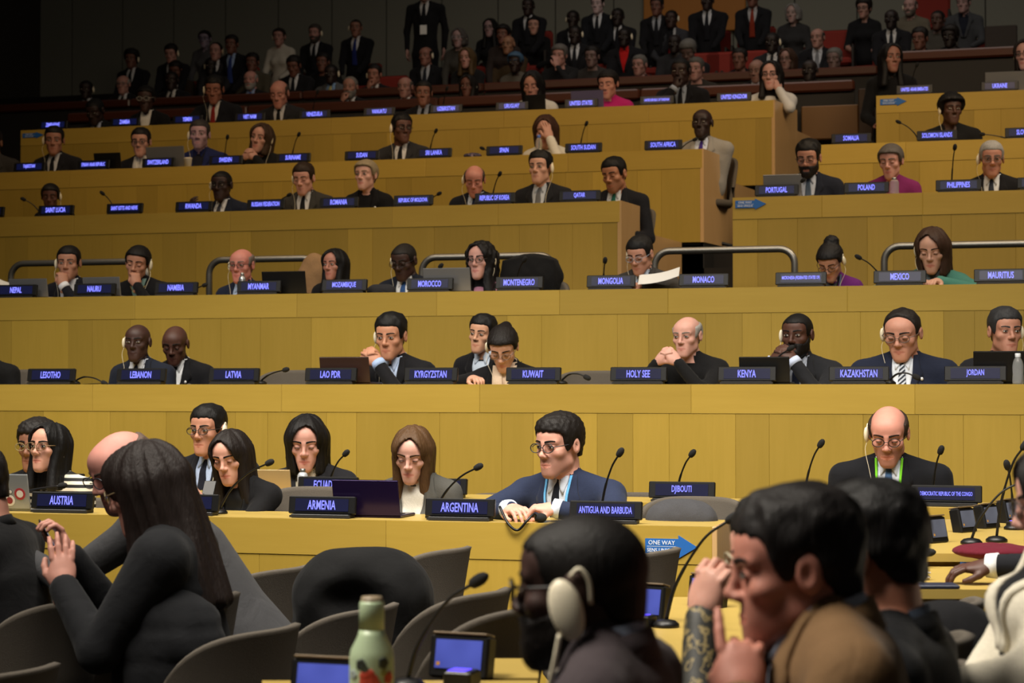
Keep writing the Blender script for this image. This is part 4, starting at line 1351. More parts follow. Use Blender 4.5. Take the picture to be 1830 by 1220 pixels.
# -- front row
deleg(0, (88, 799), 86, 'woman in round glasses and black and white striped sweater, looking left', hy=-40, hp=-4, sex='f', tone='c79473', hair='long', hcol='0b0909', hkw=dict(zbot=-.22, vol=.35, part=.0), wide=1.15,
      top='turtle', col=stripes('striped_knit', '0b0b0d', 'd8d0bd', 9.5, (0, 0, 0), .5), collarcol='c9c2b4', glasses='6b5536', body=-12, lean=6, extra=pearl)
deleg(0, (412, 815), 90, 'smiling woman with long dark hair looking down at her phone, black blazer', hy=-25, hp=16, hr=-4, sex='f', tone='cf9d7e', hair='long', hcol='17100d', hkw=dict(zbot=-.24, vol=.6, part=-.008),
      top='blazer', col='0d0d10', shirt='skin', eyes='down', lean=8, body=-10, side=-.02,
      arms=(holding(-1, (-.165, -.21, -.185), (.30, -.35, .95), (-.3, .9, .2)), holding(1, (-.02, -.23, -.20), (-.45, -.3, .85), (.6, .75, .2))))
deleg(0, (737, 810), 93, 'woman with long light brown hair and grey blazer looking down at a laptop', hy=-14, hp=20, hr=3, sex='f', tone='d3a488', hair='long', hcol='4d3620', hkw=dict(zbot=-.27, vol=.5, part=.006),
      top='blazer', col='4d4c48', shirt='c9c5bb', eyes='down', lean=9, body=-4, vdepth=.32, brow='3a2717')
deleg(0, (999, 795), 108, 'man in navy suit and dark-rimmed glasses with a blue lanyard and folded hands', dy=.44, hy=-42, hp=6, tone='cf9b7d', hair='curly', hcol='140f0c', hkw=dict(vol=.62), top='suit', col='232b42',
      shirt='b9c0cc', tie='0e1119', glasses='2b2a2c', lanyard='62a8dc', beard='stubble', lean=14, body=-14, wide=1.12, fat=1.04, ear=None,
      arms=(dict(t=(-.10, -.46, DH + .05), f=(.75, -.6, 0), n=(0, -.2, 1), pose='relax', abs=True, pole=(-1, .1, -.3), cuff='c9d2e2'), dict(t=(.12, -.44, DH + .06), f=(-.85, -.45, 0), n=(0, -.2, 1), pose='clasp', abs=True, pole=(1, .1, -.3), cuff='c9d2e2')))
# -- second row
deleg(1, (66, 796), 88, 'person with short curly grey-black hair half hidden behind the striped sweater', hy=-30, hp=2, tone='8d6347', hair='curly', hcol='1e1a18', hkw=dict(vol=.8), top='suit', col='101116', shirt='6a7fb0', tie=None, glasses='8a7a50', lean=4)
deleg(1, (372, 768), 86, 'man in thin glasses and dark suit behind the AUSTRALIA nameplate', hy=-32, hp=2, tone='b98563', hair='short', hcol='0c0a09', hkw=dict(vol=.9), top='suit', col='15161c', shirt='9fb0cf', tie='10131f', glasses='2a2522', ear='R', lean=5, body=-12, wide=1.12)
deleg(1, (548, 790), 93, 'woman with a chin-length black bob and dark blazer at ECUADOR', hy=-8, hp=14, sex='f', tone='c9977c', hair='bob', hcol='0d0a0a', hkw=dict(zbot=-.15, vol=1.0, part=.01), top='blazer', col='1b1b1f', shirt=spotted('patterned_blouse', 'b9b2a0', ['3c352b', '8c8472'], 60), eyes='down', lean=8, wide=1.1, ear=None)
deleg(1, (1588, 775), 104, 'balding man in round glasses, black suit and green lanyard behind the DEMOCRATIC REPUBLIC plate', dy=.36, hy=-6, hp=20, tone='c98f74', hair='fringe', hcol='2c2019', top='suit', col='101116', shirt='c3cad6', tie='3a5578', glasses='1a1413', lanyard='6fbf2a', ear='L', eyes='down', beard='stubble', lean=9, body=0, wide=1.14)
# -- third row (LESOTHO to JORDAN)
deleg(2, (-38, 612), 68, 'person in black at the left edge, only a sleeve in view', hy=-20, tone='7a543c', top='suit', col='0c0c0e', hair='short', wide=1.05)
deleg(2, (246, 611), 67, 'bald man in navy suit with striped shirt and earpiece at LEBANON', hy=-20, hp=2, tone='3d271d', hair='bald', hcol='0c0a09', top='suit', col='171c29', shirt=stripes('pinstripe_shirt', 'd5d8de', '8d97ad', 60, (0, 1.57, 0), .75), tie='1d2236', ear='L', lean=6, body=-6)
deleg(2, (313, 615), 68, 'bald man in black suit looking down, right beside the man at LEBANON', dy=.78, hy=-16, hp=18, tone='4a2e21', hair='bald', hcol='0c0a09', top='suit', col='0e0e12', shirt='cfd2d6', tie='0d0e12', eyes='down', lean=7, body=-4, extra=pin())
deleg(2, (699, 601), 78, 'man with thick black hair resting folded hands with a watch on his mouth', hy=-22, hp=8, tone='bb8762', hair='short', hcol='0a0909', hkw=dict(vol=1.1), top='suit', col='101014', shirt='aebfdc', tie=None, ear='L', lean=12, body=-14, arms=clasp(-.045, -.165, -.17, watch=1, cuff='9fb5da'))
deleg(2, (862, 597), 66, 'young man with black hair looking over the shoulder of the woman at KUWAIT', dy=.86, hy=-26, hp=2, hr=6, tone='c2946e', hair='short', hcol='0a0909', hkw=dict(vol=1.1), top='suit', col='0f0f13', shirt='b8c4d4', tie=None, lean=6, body=-10)
deleg(2, (899, 620), 76, 'woman with a dark ponytail and glasses bent over her phone, beige scarf', dy=.44, hy=-10, hp=34, sex='f', tone='c79a78', hair='up+pony', hcol='120c0a', top='blazer', col='0e0e11', shirt='cbb59f', glasses='6a5548', ear='L', eyes='down', lean=14, extra=scarf('cdb8a2'),
      arms=(ondesk(-1, .15, -.34, .9, 'grip'), None))
deleg(2, (1228, 600), 72, 'bald older man in black with both hands folded before his mouth', hy=-24, hp=6, tone='c99a80', hair='fringe', hcol='8d8a86', top='crew', col='0d0d0f', lean=11, body=-12, brow='6d655e', arms=clasp(-.055, -.155, -.17), headscale=(1.02, 1.03, 1.0))
deleg(2, (1425, 598), 80, 'man with short black hair and steel watch, hands clasped at his mouth by KENYA', hy=-20, hp=4, tone='4d3021', hair='buzz', hcol='0a0808', top='suit', col='1b1c20', shirt='aeb6c6', tie='232a40', ear='L', beard='0d0908', lean=11, body=-12, arms=clasp(-.03, -.155, -.165, watch=1, cuff='b9c4dc'))
deleg(2, (1613, 596), 92, 'heavy man in glasses and navy suit with a striped tie at KAZAKHSTAN', hy=-16, hp=16, tone='bd8a6c', hair='receding', hcol='1c1715', hkw=dict(vol=1.2), top='suit', col='191f31', shirt='ccd3de', tie=stripes('striped_tie', '1a2333', 'b9c0cc', 16, (0, .75, 0), .55), glasses='5a4a40', ear='L', eyes='down', fat=1.2, wide=1.16, lean=7, headscale=(1.1, 1.02, 1.0), extra=pin(.11, .10))
deleg(2, (1796, 592), 82, 'man with greying black hair behind a black laptop at JORDAN', hy=22, hp=2, tone='ae7d5f', hair='short', hcol='2b2b2d', hkw=dict(vol=.9), top='suit', col='16171c', shirt='d3d5d8', tie='14161c', ear='R', lean=6, body=4)
# -- fourth row (NEPAL to MAURITIUS)
deleg(3, (-30, 470), 60, 'person in white at the left edge above the NEPAL nameplate', hy=-20, tone='b98563', top='blouse', col='d6d3cc', hair='short', sex='f')
deleg(3, (123, 470), 60, 'man in black suit leaning his mouth on his hand at NAURU', hy=-14, hp=4, tone='b1805f', hair='short', hcol='0d0b0a', hkw=dict(vol=.6), top='suit', col='12141c', shirt='d9dbe0', tie='14161c', ear='L', lean=10, arms=(None, cheek(1, .035, -.175, -.14, cuff='d9dbe0')))
deleg(3, (246, 470), 62, 'woman with a dark bun propping her cheek on her fist', hy=-16, hp=12, hr=8, sex='f', tone='b07f5f', hair='up+bun', hcol='0c0a0a', top='vneck', col='0e0e11', shirt='6e8a84', ear='R', eyes='down', lean=10, wide=1.15, fat=1.08, extra=necklace, arms=(None, cheek(1, .055, -.17, -.125)))
deleg(3, (432, 474), 62, 'balding ruddy man in glasses with red striped tie at MYANMAR', hy=-24, hp=4, tone='c5826b', hair='fringe', hcol='6a5f57', top='suit', col='1b2236', shirt='a9bede', tie=stripes('red_striped_tie', '7d2430', '2a3150', 18, (0, .75, 0), .55), glasses='3a1f1a', ear='L', lean=7, body=-6)
deleg(3, (598, 473), 56, 'woman with long straight black hair and black top at MOZAMBIQUE', hy=-34, hp=2, sex='f', tone='a8745a', hair='long', hcol='0b0a0c', hkw=dict(zbot=-.22, vol=.6, part=.01), top='crew', col='0c0c0f', lean=6)
deleg(3, (722, 466), 64, 'bald man in dark glasses and suit with blue tie at MOROCCO', hy=-28, hp=18, tone='3b261c', hair='buzz', hcol='1a1614', top='suit', col='151a26', shirt='d5d8dd', tie='2c4a7c', glasses='181414', ear='L', eyes='down', lean=8, body=-6)
deleg(3, (860, 465), 66, 'woman with long wavy black hair, glasses and pink turtleneck', hy=-26, hp=2, sex='f', tone='c79880', hair='wavy', hcol='0b090b', hkw=dict(zbot=-.25, vol=1.0, part=-.01), top='turtle', col='b07c92', glasses='2a2024', ear='R', lanyard='16161a', lean=5, body=-6)
deleg(3, (1144, 455), 64, 'man in reading glasses and grey suit bent over papers at MONGOLIA', hy=-26, hp=22, tone='c08f70', hair='short', hcol='121112', hkw=dict(vol=.8), top='suit', col='3a3836', shirt='b7c6dc', tie='20242e', glasses='8a8f9a', ear='L', eyes='down', lean=10, body=-10, arms=(None, ondesk(1, .08, -.36, .6, 'grip')))
deleg(3, (1484, 466), 64, 'woman with dark curly hair pinned up and purple top, head bowed', hy=-18, hp=38, sex='f', tone='b98c70', hair='up+topbun', hcol='0c090a', top='vneck', col='5d1f66', shirt='skin', glasses='2a2024', ear='R', eyes='down', lean=12, lanyard='4a5a70')
deleg(3, (1666, 446), 76, 'woman with shoulder-length brown hair, teal sweater and grey scarf at MEXICO', hy=-10, hp=18, sex='f', tone='c39878', hair='bob', hcol='3a271d', hkw=dict(zbot=-.15, vol=.8, part=-.015), top='crew', col='3f7266', ear='L', eyes='down', lean=9, lanyard='3f8fc8', extra=scarf('4c5458'), arms=(ondesk(-1, .07, -.36, .5, 'grip'), ondesk(1, .05, -.34, .5, 'grip')))
# -- fifth row
deleg(4, (90, 351), 46, 'woman with earpiece behind the SAINT LUCIA nameplate', hy=-8, hp=10, sex='f', tone='5a3828', hair='up', hcol='0b0909', top='crew', col='100f12', ear='R', eyes='down', lean=9)
deleg(4, (396, 331), 54, 'man in navy suit and glasses raising his hand at RWANDA', hy=-22, hp=4, tone='32201a', hair='buzz', hcol='0b0a0a', top='suit', col='161c2c', shirt='d8dade', tie='3c3e48', glasses='0f0d0d', ear='L', lean=4, body=-12, arms=(dict(t=(-.20, -.16, -.24), f=(.3, -.3, .9), n=(-.5, -.8, 0), pose='relax', pole=(-.8, 0, -1)), None))
deleg(4, (543, 319), 54, 'man with short brown hair and grey suit at RUSSIAN FEDERATION', hy=-22, hp=14, tone='c9977c', hair='short', hcol='2a1d14', hkw=dict(vol=.8), top='suit', col='3a3936', shirt='d0d2d5', tie='17181c', ear='L', eyes='down', lean=7)
deleg(4, (654, 313), 54, 'woman with pinned-up blond hair and black blazer at ROMANIA', hy=-28, hp=0, sex='f', tone='cfa389', hair='up', hcol='8d7f66', hkw=dict(vol=2.0), top='blazer', col='0d0d10', shirt='0d0d10', lean=4, extra=pin(.09, .12), brow='7a654c')
deleg(4, (848, 322), 54, 'balding man looking down at REPUBLIC OF MOLDOVA', hy=-6, hp=22, tone='b97f68', hair='fringe', hcol='3a2f28', top='suit', col='15171f', shirt='bcc6d6', tie='1a2036', ear='L', eyes='down', lean=10, fat=1.06)
deleg(4, (966, 300), 58, 'young man with swept black hair and dark suit at REPUBLIC OF KOREA', hy=-24, hp=0, tone='c79a7a', hair='sweep', hcol='0a0909', hkw=dict(vol=1.0), top='suit', col='1a1b1f', shirt='b9c0c9', tie='5e6064', ear='R', lean=3, body=-6)
deleg(4, (1098, 312), 60, 'man in dark suit and green tie looking down at QATAR', hy=-30, hp=14, hr=-4, tone='a5734f', hair='short', hcol='0b0a0a', hkw=dict(vol=.8), top='suit', col='14151b', shirt='c6cbd2', tie='1f5a4c', eyes='down', beard='stubble', lean=6, body=-6, arms=(ondesk(-1, .14, -.36, .5), None))
deleg(4, (1445, 283), 62, 'bearded man in glasses behind a laptop at PORTUGAL', hy=-14, hp=14, tone='a87a5e', hair='short', hcol='0d0b0a', hkw=dict(vol=1.2), top='suit', col='161a26', shirt='a9b0bd', tie='3d4a5a', glasses='2a2422', beard='120d0b', eyes='down', lean=7, arms=(None, None))
deleg(4, (1592, 288), 60, 'grey-haired woman in a magenta jacket at POLAND', hy=-16, hp=12, sex='f', tone='b98a74', hair='up', hcol='4f4a47', hkw=dict(vol=1.8), top='crew', col='6e1f55', eyes='down', lean=6, collarcol='3d2b22')
deleg(4, (1772, 284), 62, 'white-haired man in glasses and black suit at PHILIPPINES', hy=4, hp=8, tone='b07e62', hair='short', hcol='8f8d8b', hkw=dict(vol=.6), top='suit', col='121216', shirt='cfd2d6', tie='2a2f3a', glasses='55504c', ear='L', lean=6, body=-4, brow='5a5450')
# -- sixth row
deleg(5, (-14, 256), 48, 'person in grey at the left edge beside TAJIKISTAN', hy=-20, tone='7a543c', top='suit', col='33312f', hair='short')
deleg(5, (97, 251), 50, 'man in dark suit with earpiece at TAJIKISTAN', hy=-8, hp=6, tone='9c6d52', hair='short', hcol='0c0a0a', hkw=dict(vol=.7), top='suit', col='17171c', shirt='c0c3c9', tie='15161a', ear='L', lean=6)
deleg(5, (252, 254), 50, 'man in glasses with white scarf and dark jacket at SWITZERLAND', hy=-14, hp=6, tone='b98a6c', hair='short', hcol='100d0c', hkw=dict(vol=.7), top='suit', col='17171a', shirt='c9c6bd', tie=None, glasses='1c1614', lean=7, extra=scarf('c4c0b4', True, .04))
deleg(5, (357, 241), 52, 'man in bright navy jacket with earpiece left of SWEDEN', hy=-12, hp=2, tone='a98a86', hair='short', hcol='2e2a2a', hkw=dict(vol=.7), top='suit', col='18204a', shirt='1a1a22', tie=None, ear='L', beard='stubble', lean=5, collarcol='18204a')
deleg(5, (467, 247), 52, 'woman with earpiece and hands folded under her chin at SWEDEN', hy=-26, hp=2, hr=10, sex='f', tone='b58a72', hair='bob', hcol='3a2a1e', hkw=dict(zbot=-.14, vol=.7, part=.01), top='crew', col='111114', ear='R', lean=10, arms=clasp(-.06, -.20, -.14))
deleg(5, (718, 230), 52, 'man in glasses and charcoal suit with black tie between SUDAN and SRI LANKA', hy=20, hp=2, tone='5a3a2b', hair='short', hcol='0b0a0a', hkw=dict(vol=.8), top='suit', col='2a2a2d', shirt='c9cacd', tie='101013', glasses='151212', ear='L', lean=4, arms=(ondesk(-1, .17, -.34, .4), None))
deleg(5, (975, 234), 56, 'woman in a white jacket shading her forehead with one hand at SPAIN', hy=-10, hp=14, sex='f', tone='bb8f74', hair='bob', hcol='3a241a', hkw=dict(zbot=-.13, vol=.7, part=.0), top='blouse', col='c9c5bb', eyes='down', lean=8, arms=(None, dict(t=(.075, -.135, -.085), f=(-.30, .02, .95), n=(.55, -.8, 0), pose='flat', pole=(.5, -.2, -1))))
deleg(5, (1255, 220), 54, 'bald man in light grey suit and purple tie at SOUTH AFRICA', hy=-16, hp=0, tone='2a1a15', hair='bald', hcol='0b0a0a', top='suit', col='8d8a85', shirt='c8d2e6', tie='3a2a78', lean=2, body=-6, wide=1.04, vdepth=.24, arms=(None, dict(t=(.08, -.26, .58), f=(-.3, -1, 0), n=(0, 0, 1), pose='relax', abs=True, pole=(-.1, .6, -1))))
deleg(5, (1700, 196), 54, 'person with a dark afro and earpiece behind SOLOMON ISLANDS', hy=16, hp=2, tone='4a3022', hair='afro', hcol='0c0a0a', hkw=dict(vol=.75), top='crew', col='101012', ear='L', lean=6)
# -- seventh row
R6 = dict(chairlab=None)
deleg(6, (170, 198), 46, 'dark-suited man leaning low over the desk right of ZIMBABWE', dy=.55, hy=-30, hp=24, tone='2c1c16', hair='buzz', hcol='0a0909', top='suit', col='121216', shirt='aab4cc', tie='15161a', lean=18, **R6)
deleg(6, (261, 176), 46, 'woman in glasses with a white collar behind ZAMBIA', hy=-16, hp=8, sex='f', tone='3a251c', hair='up', hcol='0b0909', top='blazer', col='0c0c0e', shirt='d2d0cb', glasses='a8a49a', lean=6, **R6)
deleg(6, (383, 160), 48, 'man with black hair and red tie behind YEMEN', hy=-12, hp=16, tone='8a5a42', hair='short', hcol='0b0909', hkw=dict(vol=.9), top='suit', col='111218', shirt='c6c2bd', tie='7a1f1c', ear='L', eyes='down', lean=8, arms=(ondesk(-1, .06, -.36, .4), None), **R6)
deleg(6, (499, 167), 48, 'bald man in dark grey suit looking down behind VIET NAM', hy=-18, hp=20, tone='b07c66', hair='fringe', hcol='3a312c', top='suit', col='222226', shirt='b9b9bc', tie='101114', eyes='down', lean=8, arms=(ondesk(-1, .16, -.34, .4), None), **R6)
deleg(6, (757, 167), 44, 'man in dark suit behind UZBEKISTAN', hy=-6, hp=4, tone='7d5440', hair='short', hcol='14100e', hkw=dict(vol=.4), top='suit', col='141519', shirt='8d95a6', tie='121318', lean=5, **R6)
deleg(6, (951, 153), 52, 'woman with black wavy hair and white jacket behind URUGUAY', hy=-12, hp=16, sex='f', tone='a87a62', hair='bob', hcol='0c0909', hkw=dict(zbot=-.14, vol=1.0), top='blazer', col='c6c3bc', shirt='14141a', eyes='down', lean=7, **R6)
deleg(6, (1087, 150), 50, 'woman in a hot pink sweater behind the laptop at UNITED STATES', hy=-20, hp=14, sex='f', tone='bb876c', hair='up', hcol='15100e', hkw=dict(vol=1.5), top='crew', col='b01f6a', eyes='down', lean=7, **R6)
deleg(6, (1217, 128), 50, 'man in black holding his chin right of UNITED REPUBLIC OF TANZANIA', dy=.62, hy=-20, hp=4, tone='2e1d17', hair='buzz', hcol='0b0909', top='suit', col='101014', shirt='8f98a8', tie='14151a', lean=8, arms=(cheek(-1, .04, -.18, -.13), None), **R6)
deleg(6, (1378, 135), 54, 'woman in white blouse and glasses, hand at her ear, at UNITED KINGDOM', hy=-12, hp=2, sex='f', tone='bd937e', hair='long', hcol='0f0b0b', hkw=dict(zbot=-.20, vol=.6), top='blouse', col='c6c5c4', glasses='2a2224', lean=5, arms=(None, cheek(1, .085, -.15, -.06)), **R6)
deleg(6, (1592, 104), 52, 'woman with long dark hair in black behind UNITED ARAB EMIRATES', dy=.62, hy=20, hp=2, sex='f', tone='8d624c', hair='long', hcol='0b0909', hkw=dict(zbot=-.25, vol=.6), top='crew', col='0c0c0e', lean=2, **R6)
deleg(6, (1834, 98), 56, 'woman with earpiece behind the laptop at UKRAINE', hy=-20, hp=4, sex='f', tone='b08a78', hair='bob', hcol='1a1412', hkw=dict(zbot=-.14), top='crew', col='1a1a1d', ear='L', glasses='2a2224', **R6)
# ------------------------------------------------------------------ things on and beside the desks
SILVER = plain('laptop_silver', '8b8c90', .35, .6)
def laptop(k, px0, px1, pytop, mat, label, dy=.17, tilt=12, stickers=False, Y=None, zb=None):
    r = ROWS.get(k, {})
    Y = r['Y'] + dy if Y is None else Y
    zb = r['z'] if zb is None else zb
    a = atY(px0, 690, Y); b = atY(px1, 690, Y); t = atY((px0 + px1) / 2, pytop, Y)
    w = (b[0] - a[0]) / 2; h = min(.27, max(.10, (t[2] - zb) / math.cos(math.radians(tilt))))
    root = empty('laptop', ((a[0] + b[0]) / 2, Y, zb), 0, label, 'laptop')
    MB().box(-w, w, 0, .22, 0, .014, .004).build('base', mat, root)
    MB().box(-w + .02, w - .02, .03, .13, .014, .016).build('keyboard', BLACKP, root)
    lid = MB().box(-w, w, -.007, .0, 0, h, .003).build('lid', mat, root, False, (0, .002, .012), (math.radians(tilt), 0, 0))
    MB().box(-w + .01, w - .01, .0002, .0012, .012, h - .01).build('display', screen_mat('laptop_display', (.25, .3, .45), (.5, .55, .7), .6), lid)
    if stickers:
        for (sx, sz, rr, c) in stickers:
            M = np.eye(4); M[:3, :3] = rotx(math.pi / 2); M[:3, 3] = (sx * w, -.0072, sz * h)
            MB().lathe([(rr, 0), (rr, .001)], 16).xf(M).build('sticker', plain('sticker_' + c, c, .5), lid)
            MB().lathe([(rr * .62, 0), (rr * .62, .0016)], 14).xf(M).build('sticker_print', plain('sticker_print_' + c, 'd9d4cf' if c != 'd9d4cf' else '8b2f36', .5), lid)
    return root
laptop(0, -44, 57, 850, plain('laptop_pale', '9fa3a6', .4, .4), 'pale laptop covered in stickers at the left edge beside AUSTRIA', stickers=[(.68, .44, .030, 'a5323a'), (.30, .25, .028, 'd9d4cf'), (-.1, .62, .024, '3d6ea8'), (.2, .72, .018, 'c7a23a'), (.35, .5, .014, '6f7478')], dy=.12)
laptop(0, 598, 716, 861, plain('laptop_violet_reflection', '2a1d44', .22, .6), 'dark laptop tinted violet for a reflection, in front of the woman in the grey blazer', dy=.15)  # violet reflection on the dark lid put into its base colour
laptop(1, 452, 522, 842, plain('laptop_gold', 'b59a6a', .4, .3), 'gold-beige laptop behind the smiling woman in black', dy=.16)
laptop(2, 574, 662, 641, plain('laptop_brown', '33201a', .4), 'brown laptop left of the man with folded hands at LAO PDR', dy=.18)
laptop(2, 1322, 1412, 641, BLACKP, 'black laptop behind the KENYA nameplate', dy=.18)
laptop(2, 1740, 1832, 631, BLACKP, 'black laptop behind the JORDAN nameplate', dy=.18)
laptop(3, 18, 86, 501, SILVER, 'silver laptop behind the NEPAL nameplate', dy=.18)
laptop(3, 150, 216, 498, SILVER, 'silver laptop behind the NAURU nameplate', dy=.18)
laptop(3, 470, 548, 488, BLACKP, 'black laptop right of the MYANMAR nameplate', dy=.18)
laptop(3, 758, 842, 482, SILVER, 'silver laptop behind the MOROCCO nameplate', dy=.18)
laptop(3, 1490, 1545, 502, BLACKP, 'black tablet-like laptop left of the MEXICO nameplate', dy=.22) if False else None
laptop(4, 1366, 1434, 315, SILVER, 'silver laptop behind the PORTUGAL nameplate', dy=.18)
laptop(5, 262, 330, 265, SILVER, 'silver laptop right of the SWITZERLAND nameplate', dy=.18)
laptop(5, 168, 216, 276, BLACKP, 'black laptop right of SYRIAN ARAB REPUBLIC', dy=.18)
laptop(6, 1022, 1080, 165, plain('laptop_lilac', '6a6488', .35, .4), 'lilac-grey laptop in front of the woman in hot pink', dy=.2)
laptop(6, 940, 976, 172, BLACKP, 'black laptop in front of the woman at URUGUAY', dy=.2)
laptop(6, 1764, 1840, 131, SILVER, 'silver laptop behind the UKRAINE nameplate', dy=.2)

CLEAR = MATS.get('clear_plastic')
def clear_mat():
    if 'clear_plastic' in MATS: return MATS['clear_plastic']
    m, nt, b = _new('clear_plastic')
    b.inputs['Base Color'].default_value = (.85, .88, .9, 1); b.inputs['Roughness'].default_value = .12; b.inputs['Transmission Weight'].default_value = .85; b.inputs['IOR'].default_value = 1.2
    MATS['clear_plastic'] = m
    return m
def bottle(k, px, pytop, rad, label, mat, capmat, dy=.24, kind='flask'):
    r = ROWS[k]; Y = r['Y'] + dy
    t = atY(px, pytop, Y); h = t[2] - r['z']
    root = empty('water_bottle', (t[0], Y, r['z']), 0, label, 'bottle')
    if kind == 'clear':
        MB().lathe([(rad * .9, 0), (rad, .01), (rad, h * .28), (rad * .88, h * .34), (rad, h * .42), (rad, h * .62), (rad * .8, h * .76), (rad * .42, h * .88), (rad * .40, h * .93)], 18).build('body', mat, root, True)
    else:
        MB().lathe([(rad * .9, 0), (rad, .008), (rad, h * .72), (rad * .85, h * .80), (rad * .6, h * .86)], 18).build('body', mat, root, True)
    MB().lathe([(rad * .50, h * .86), (rad * .52, h * .88), (rad * .52, h * .99), (rad * .45, h)], 14).build('cap', capmat, root, True)
    return root
bottle(1, 541, 837, .028, 'small white and steel bottle in front of the woman with the black bob', plain('bottle_white', 'b9bcc0', .3, .3), STEEL, .14)
bottle(2, 1819, 631, .030, 'clear plastic water bottle right of the JORDAN nameplate', clear_mat(), plain('cap_white', 'd0d4d8', .4), .10, 'clear')
bottle(3, 433, 487, .026, 'steel flask in front of the ruddy man at MYANMAR', plain('flask_steel', 'a9aaad', .25, .8), STEEL, .2)
bottle(5, 963, 241, .030, 'clear water bottle with blue cap in front of the woman shading her forehead', clear_mat(), plain('cap_blue', '4468b8', .4), .14, 'clear')
bottle(4, 1598, 317, .034, 'small glass jar right of the POLAND nameplate', clear_mat(), STEEL, .14, 'flask')
def papercup():
    r = ROWS[5]; t = atY(336, 280, r['Y'] + .12)
    root = empty('paper_cup', (t[0], r['Y'] + .12, r['z']), 0, 'white paper cup right of the SWITZERLAND nameplate', 'cup')
    MB().lathe([(.028, 0), (.037, .08), (.039, .082), (.037, .085)], 18).build('body', PAPER, root, True)
    MB().lathe([(.040, .084), (.041, .09), (.036, .095)], 18).build('lid', WHITEP, root, True)
papercup()
# phone of the smiling woman
def phone(p, rz, rx, label):
    root = empty('phone', p, rz, label, 'phone')
    root.scale = (.85, .85, .85)
    MB().box(-.036, .036, -.004, .004, 0, .145, .003).build('body', BLACKP, root, False, None, (rx, 0, 0))
    MB().box(-.032, .032, .004, .005, .006, .139).build('screen', glow('phone_screen', (.6, .7, .9), .3), root, False, None, (rx, 0, 0))
    return root
pp = atY(368, 898, ROWS[0]['Y'] + .26)
phone(pp, .1, -.6, 'black smartphone held by the smiling woman in black')
# papers
def sheets(p, w, d, label, rz=0, tilt=0.0, n=3, curl=.02):
    root = empty('papers', p, rz, label, 'paper')
    for i in range(n):
        V = []; F = []
        for a in range(7):
            for b in range(2):
                x = -w / 2 + w * a / 6
                V.append((x + .004 * i, -d / 2 + d * b + .003 * i, .0015 * i + curl * (a / 6) ** 2 + .3 * tilt * b * d))
        F = [(a * 2, a * 2 + 2, a * 2 + 3, a * 2 + 1) for a in range(6)]
        V2 = [(x, y, z - .0012) for x, y, z in V]
        F += [tuple(14 + j for j in reversed(f)) for f in F[:6]]
        link('sheet', mesh('sheet', V + V2, F, PAPER, smooth=False), root)
    return root
r3 = ROWS[3]
t = atY(1176, 506, r3['Y'] + .20)
MB_ = sheets((t[0], r3['Y'] + .2, r3['z'] + .035), .26, .20, 'bundle of white papers held up by the man at MONGOLIA', .15, 1.2, 4, .05)
sheets((atY(163, 684, ROWS[2]['Y'] + .12)[0], ROWS[2]['Y'] + .12, ROWS[2]['z'] + .002), .11, .08, 'small white notepad right of the LESOTHO nameplate', 0, 0, 3, .004)
sheets((atY(1440, 330, ROWS[4]['Y'] + .12)[0], ROWS[4]['Y'] + .12, ROWS[4]['z'] + .002), .12, .10, 'white notepaper in front of the bearded man at PORTUGAL', 0, 0, 2, .01)
sheets((atY(500, 213, ROWS[6]['Y'] + .2)[0], ROWS[6]['Y'] + .16, ROWS[6]['z'] + .002), .16, .12, 'white papers in front of the bald man at VIET NAM', 0, 0, 2, .004)
def folded_cloth():
    r = ROWS[5]; t = atY(845, 270, r['Y'] + .15)
    def fn(P): return sd_ell(P, (0, 0, .02), (.085, .06, .03)) - .006 * nz(P, 90)
    v, f = nets(fn, (-.12, -.1, -.004), (.12, .1, .07), .007)
    o = link('folded_scarf', mesh('folded_scarf', v, f, spotted('scarf_print', '2b2a44', ['6a4a55', '8d8498'], 50)), None, (t[0], r['Y'] + .15, r['z'] + .003))
    tag(o, 'crumpled patterned scarf left of the SPAIN nameplate', 'scarf')
folded_cloth()
def mic_pouch():
    r = ROWS[0]
    t = atY(966, 934, r['Y'] + .10)
    root = empty('earphone_cord', (t[0], r['Y'] + .06, r['z']), 0, 'black coiled earphone cord hanging over the desk edge before the man in navy', 'cord')
    o = np.array(root.location)
    P = [atY(893, 905, r['Y'] + .05), atY(908, 935, r['Y'] - .012), atY(925, 947, r['Y'] - .014), atY(942, 930, r['Y'] - .008), atY(955, 918, r['Y'] + .03), atY(958, 930, r['Y'] + .05)]
    MB().tube([p - o for p in smoothcurve(P, 30)], .0060, 7).build('cord', BLACKP, root, True)
    MB().ell((atY(966, 931, r['Y'] + .06) - o) * [1, 1, 0] + [0, 0, .022], (.030, .028, .022)).build('earpiece', FOAM, root, True)
mic_pouch()

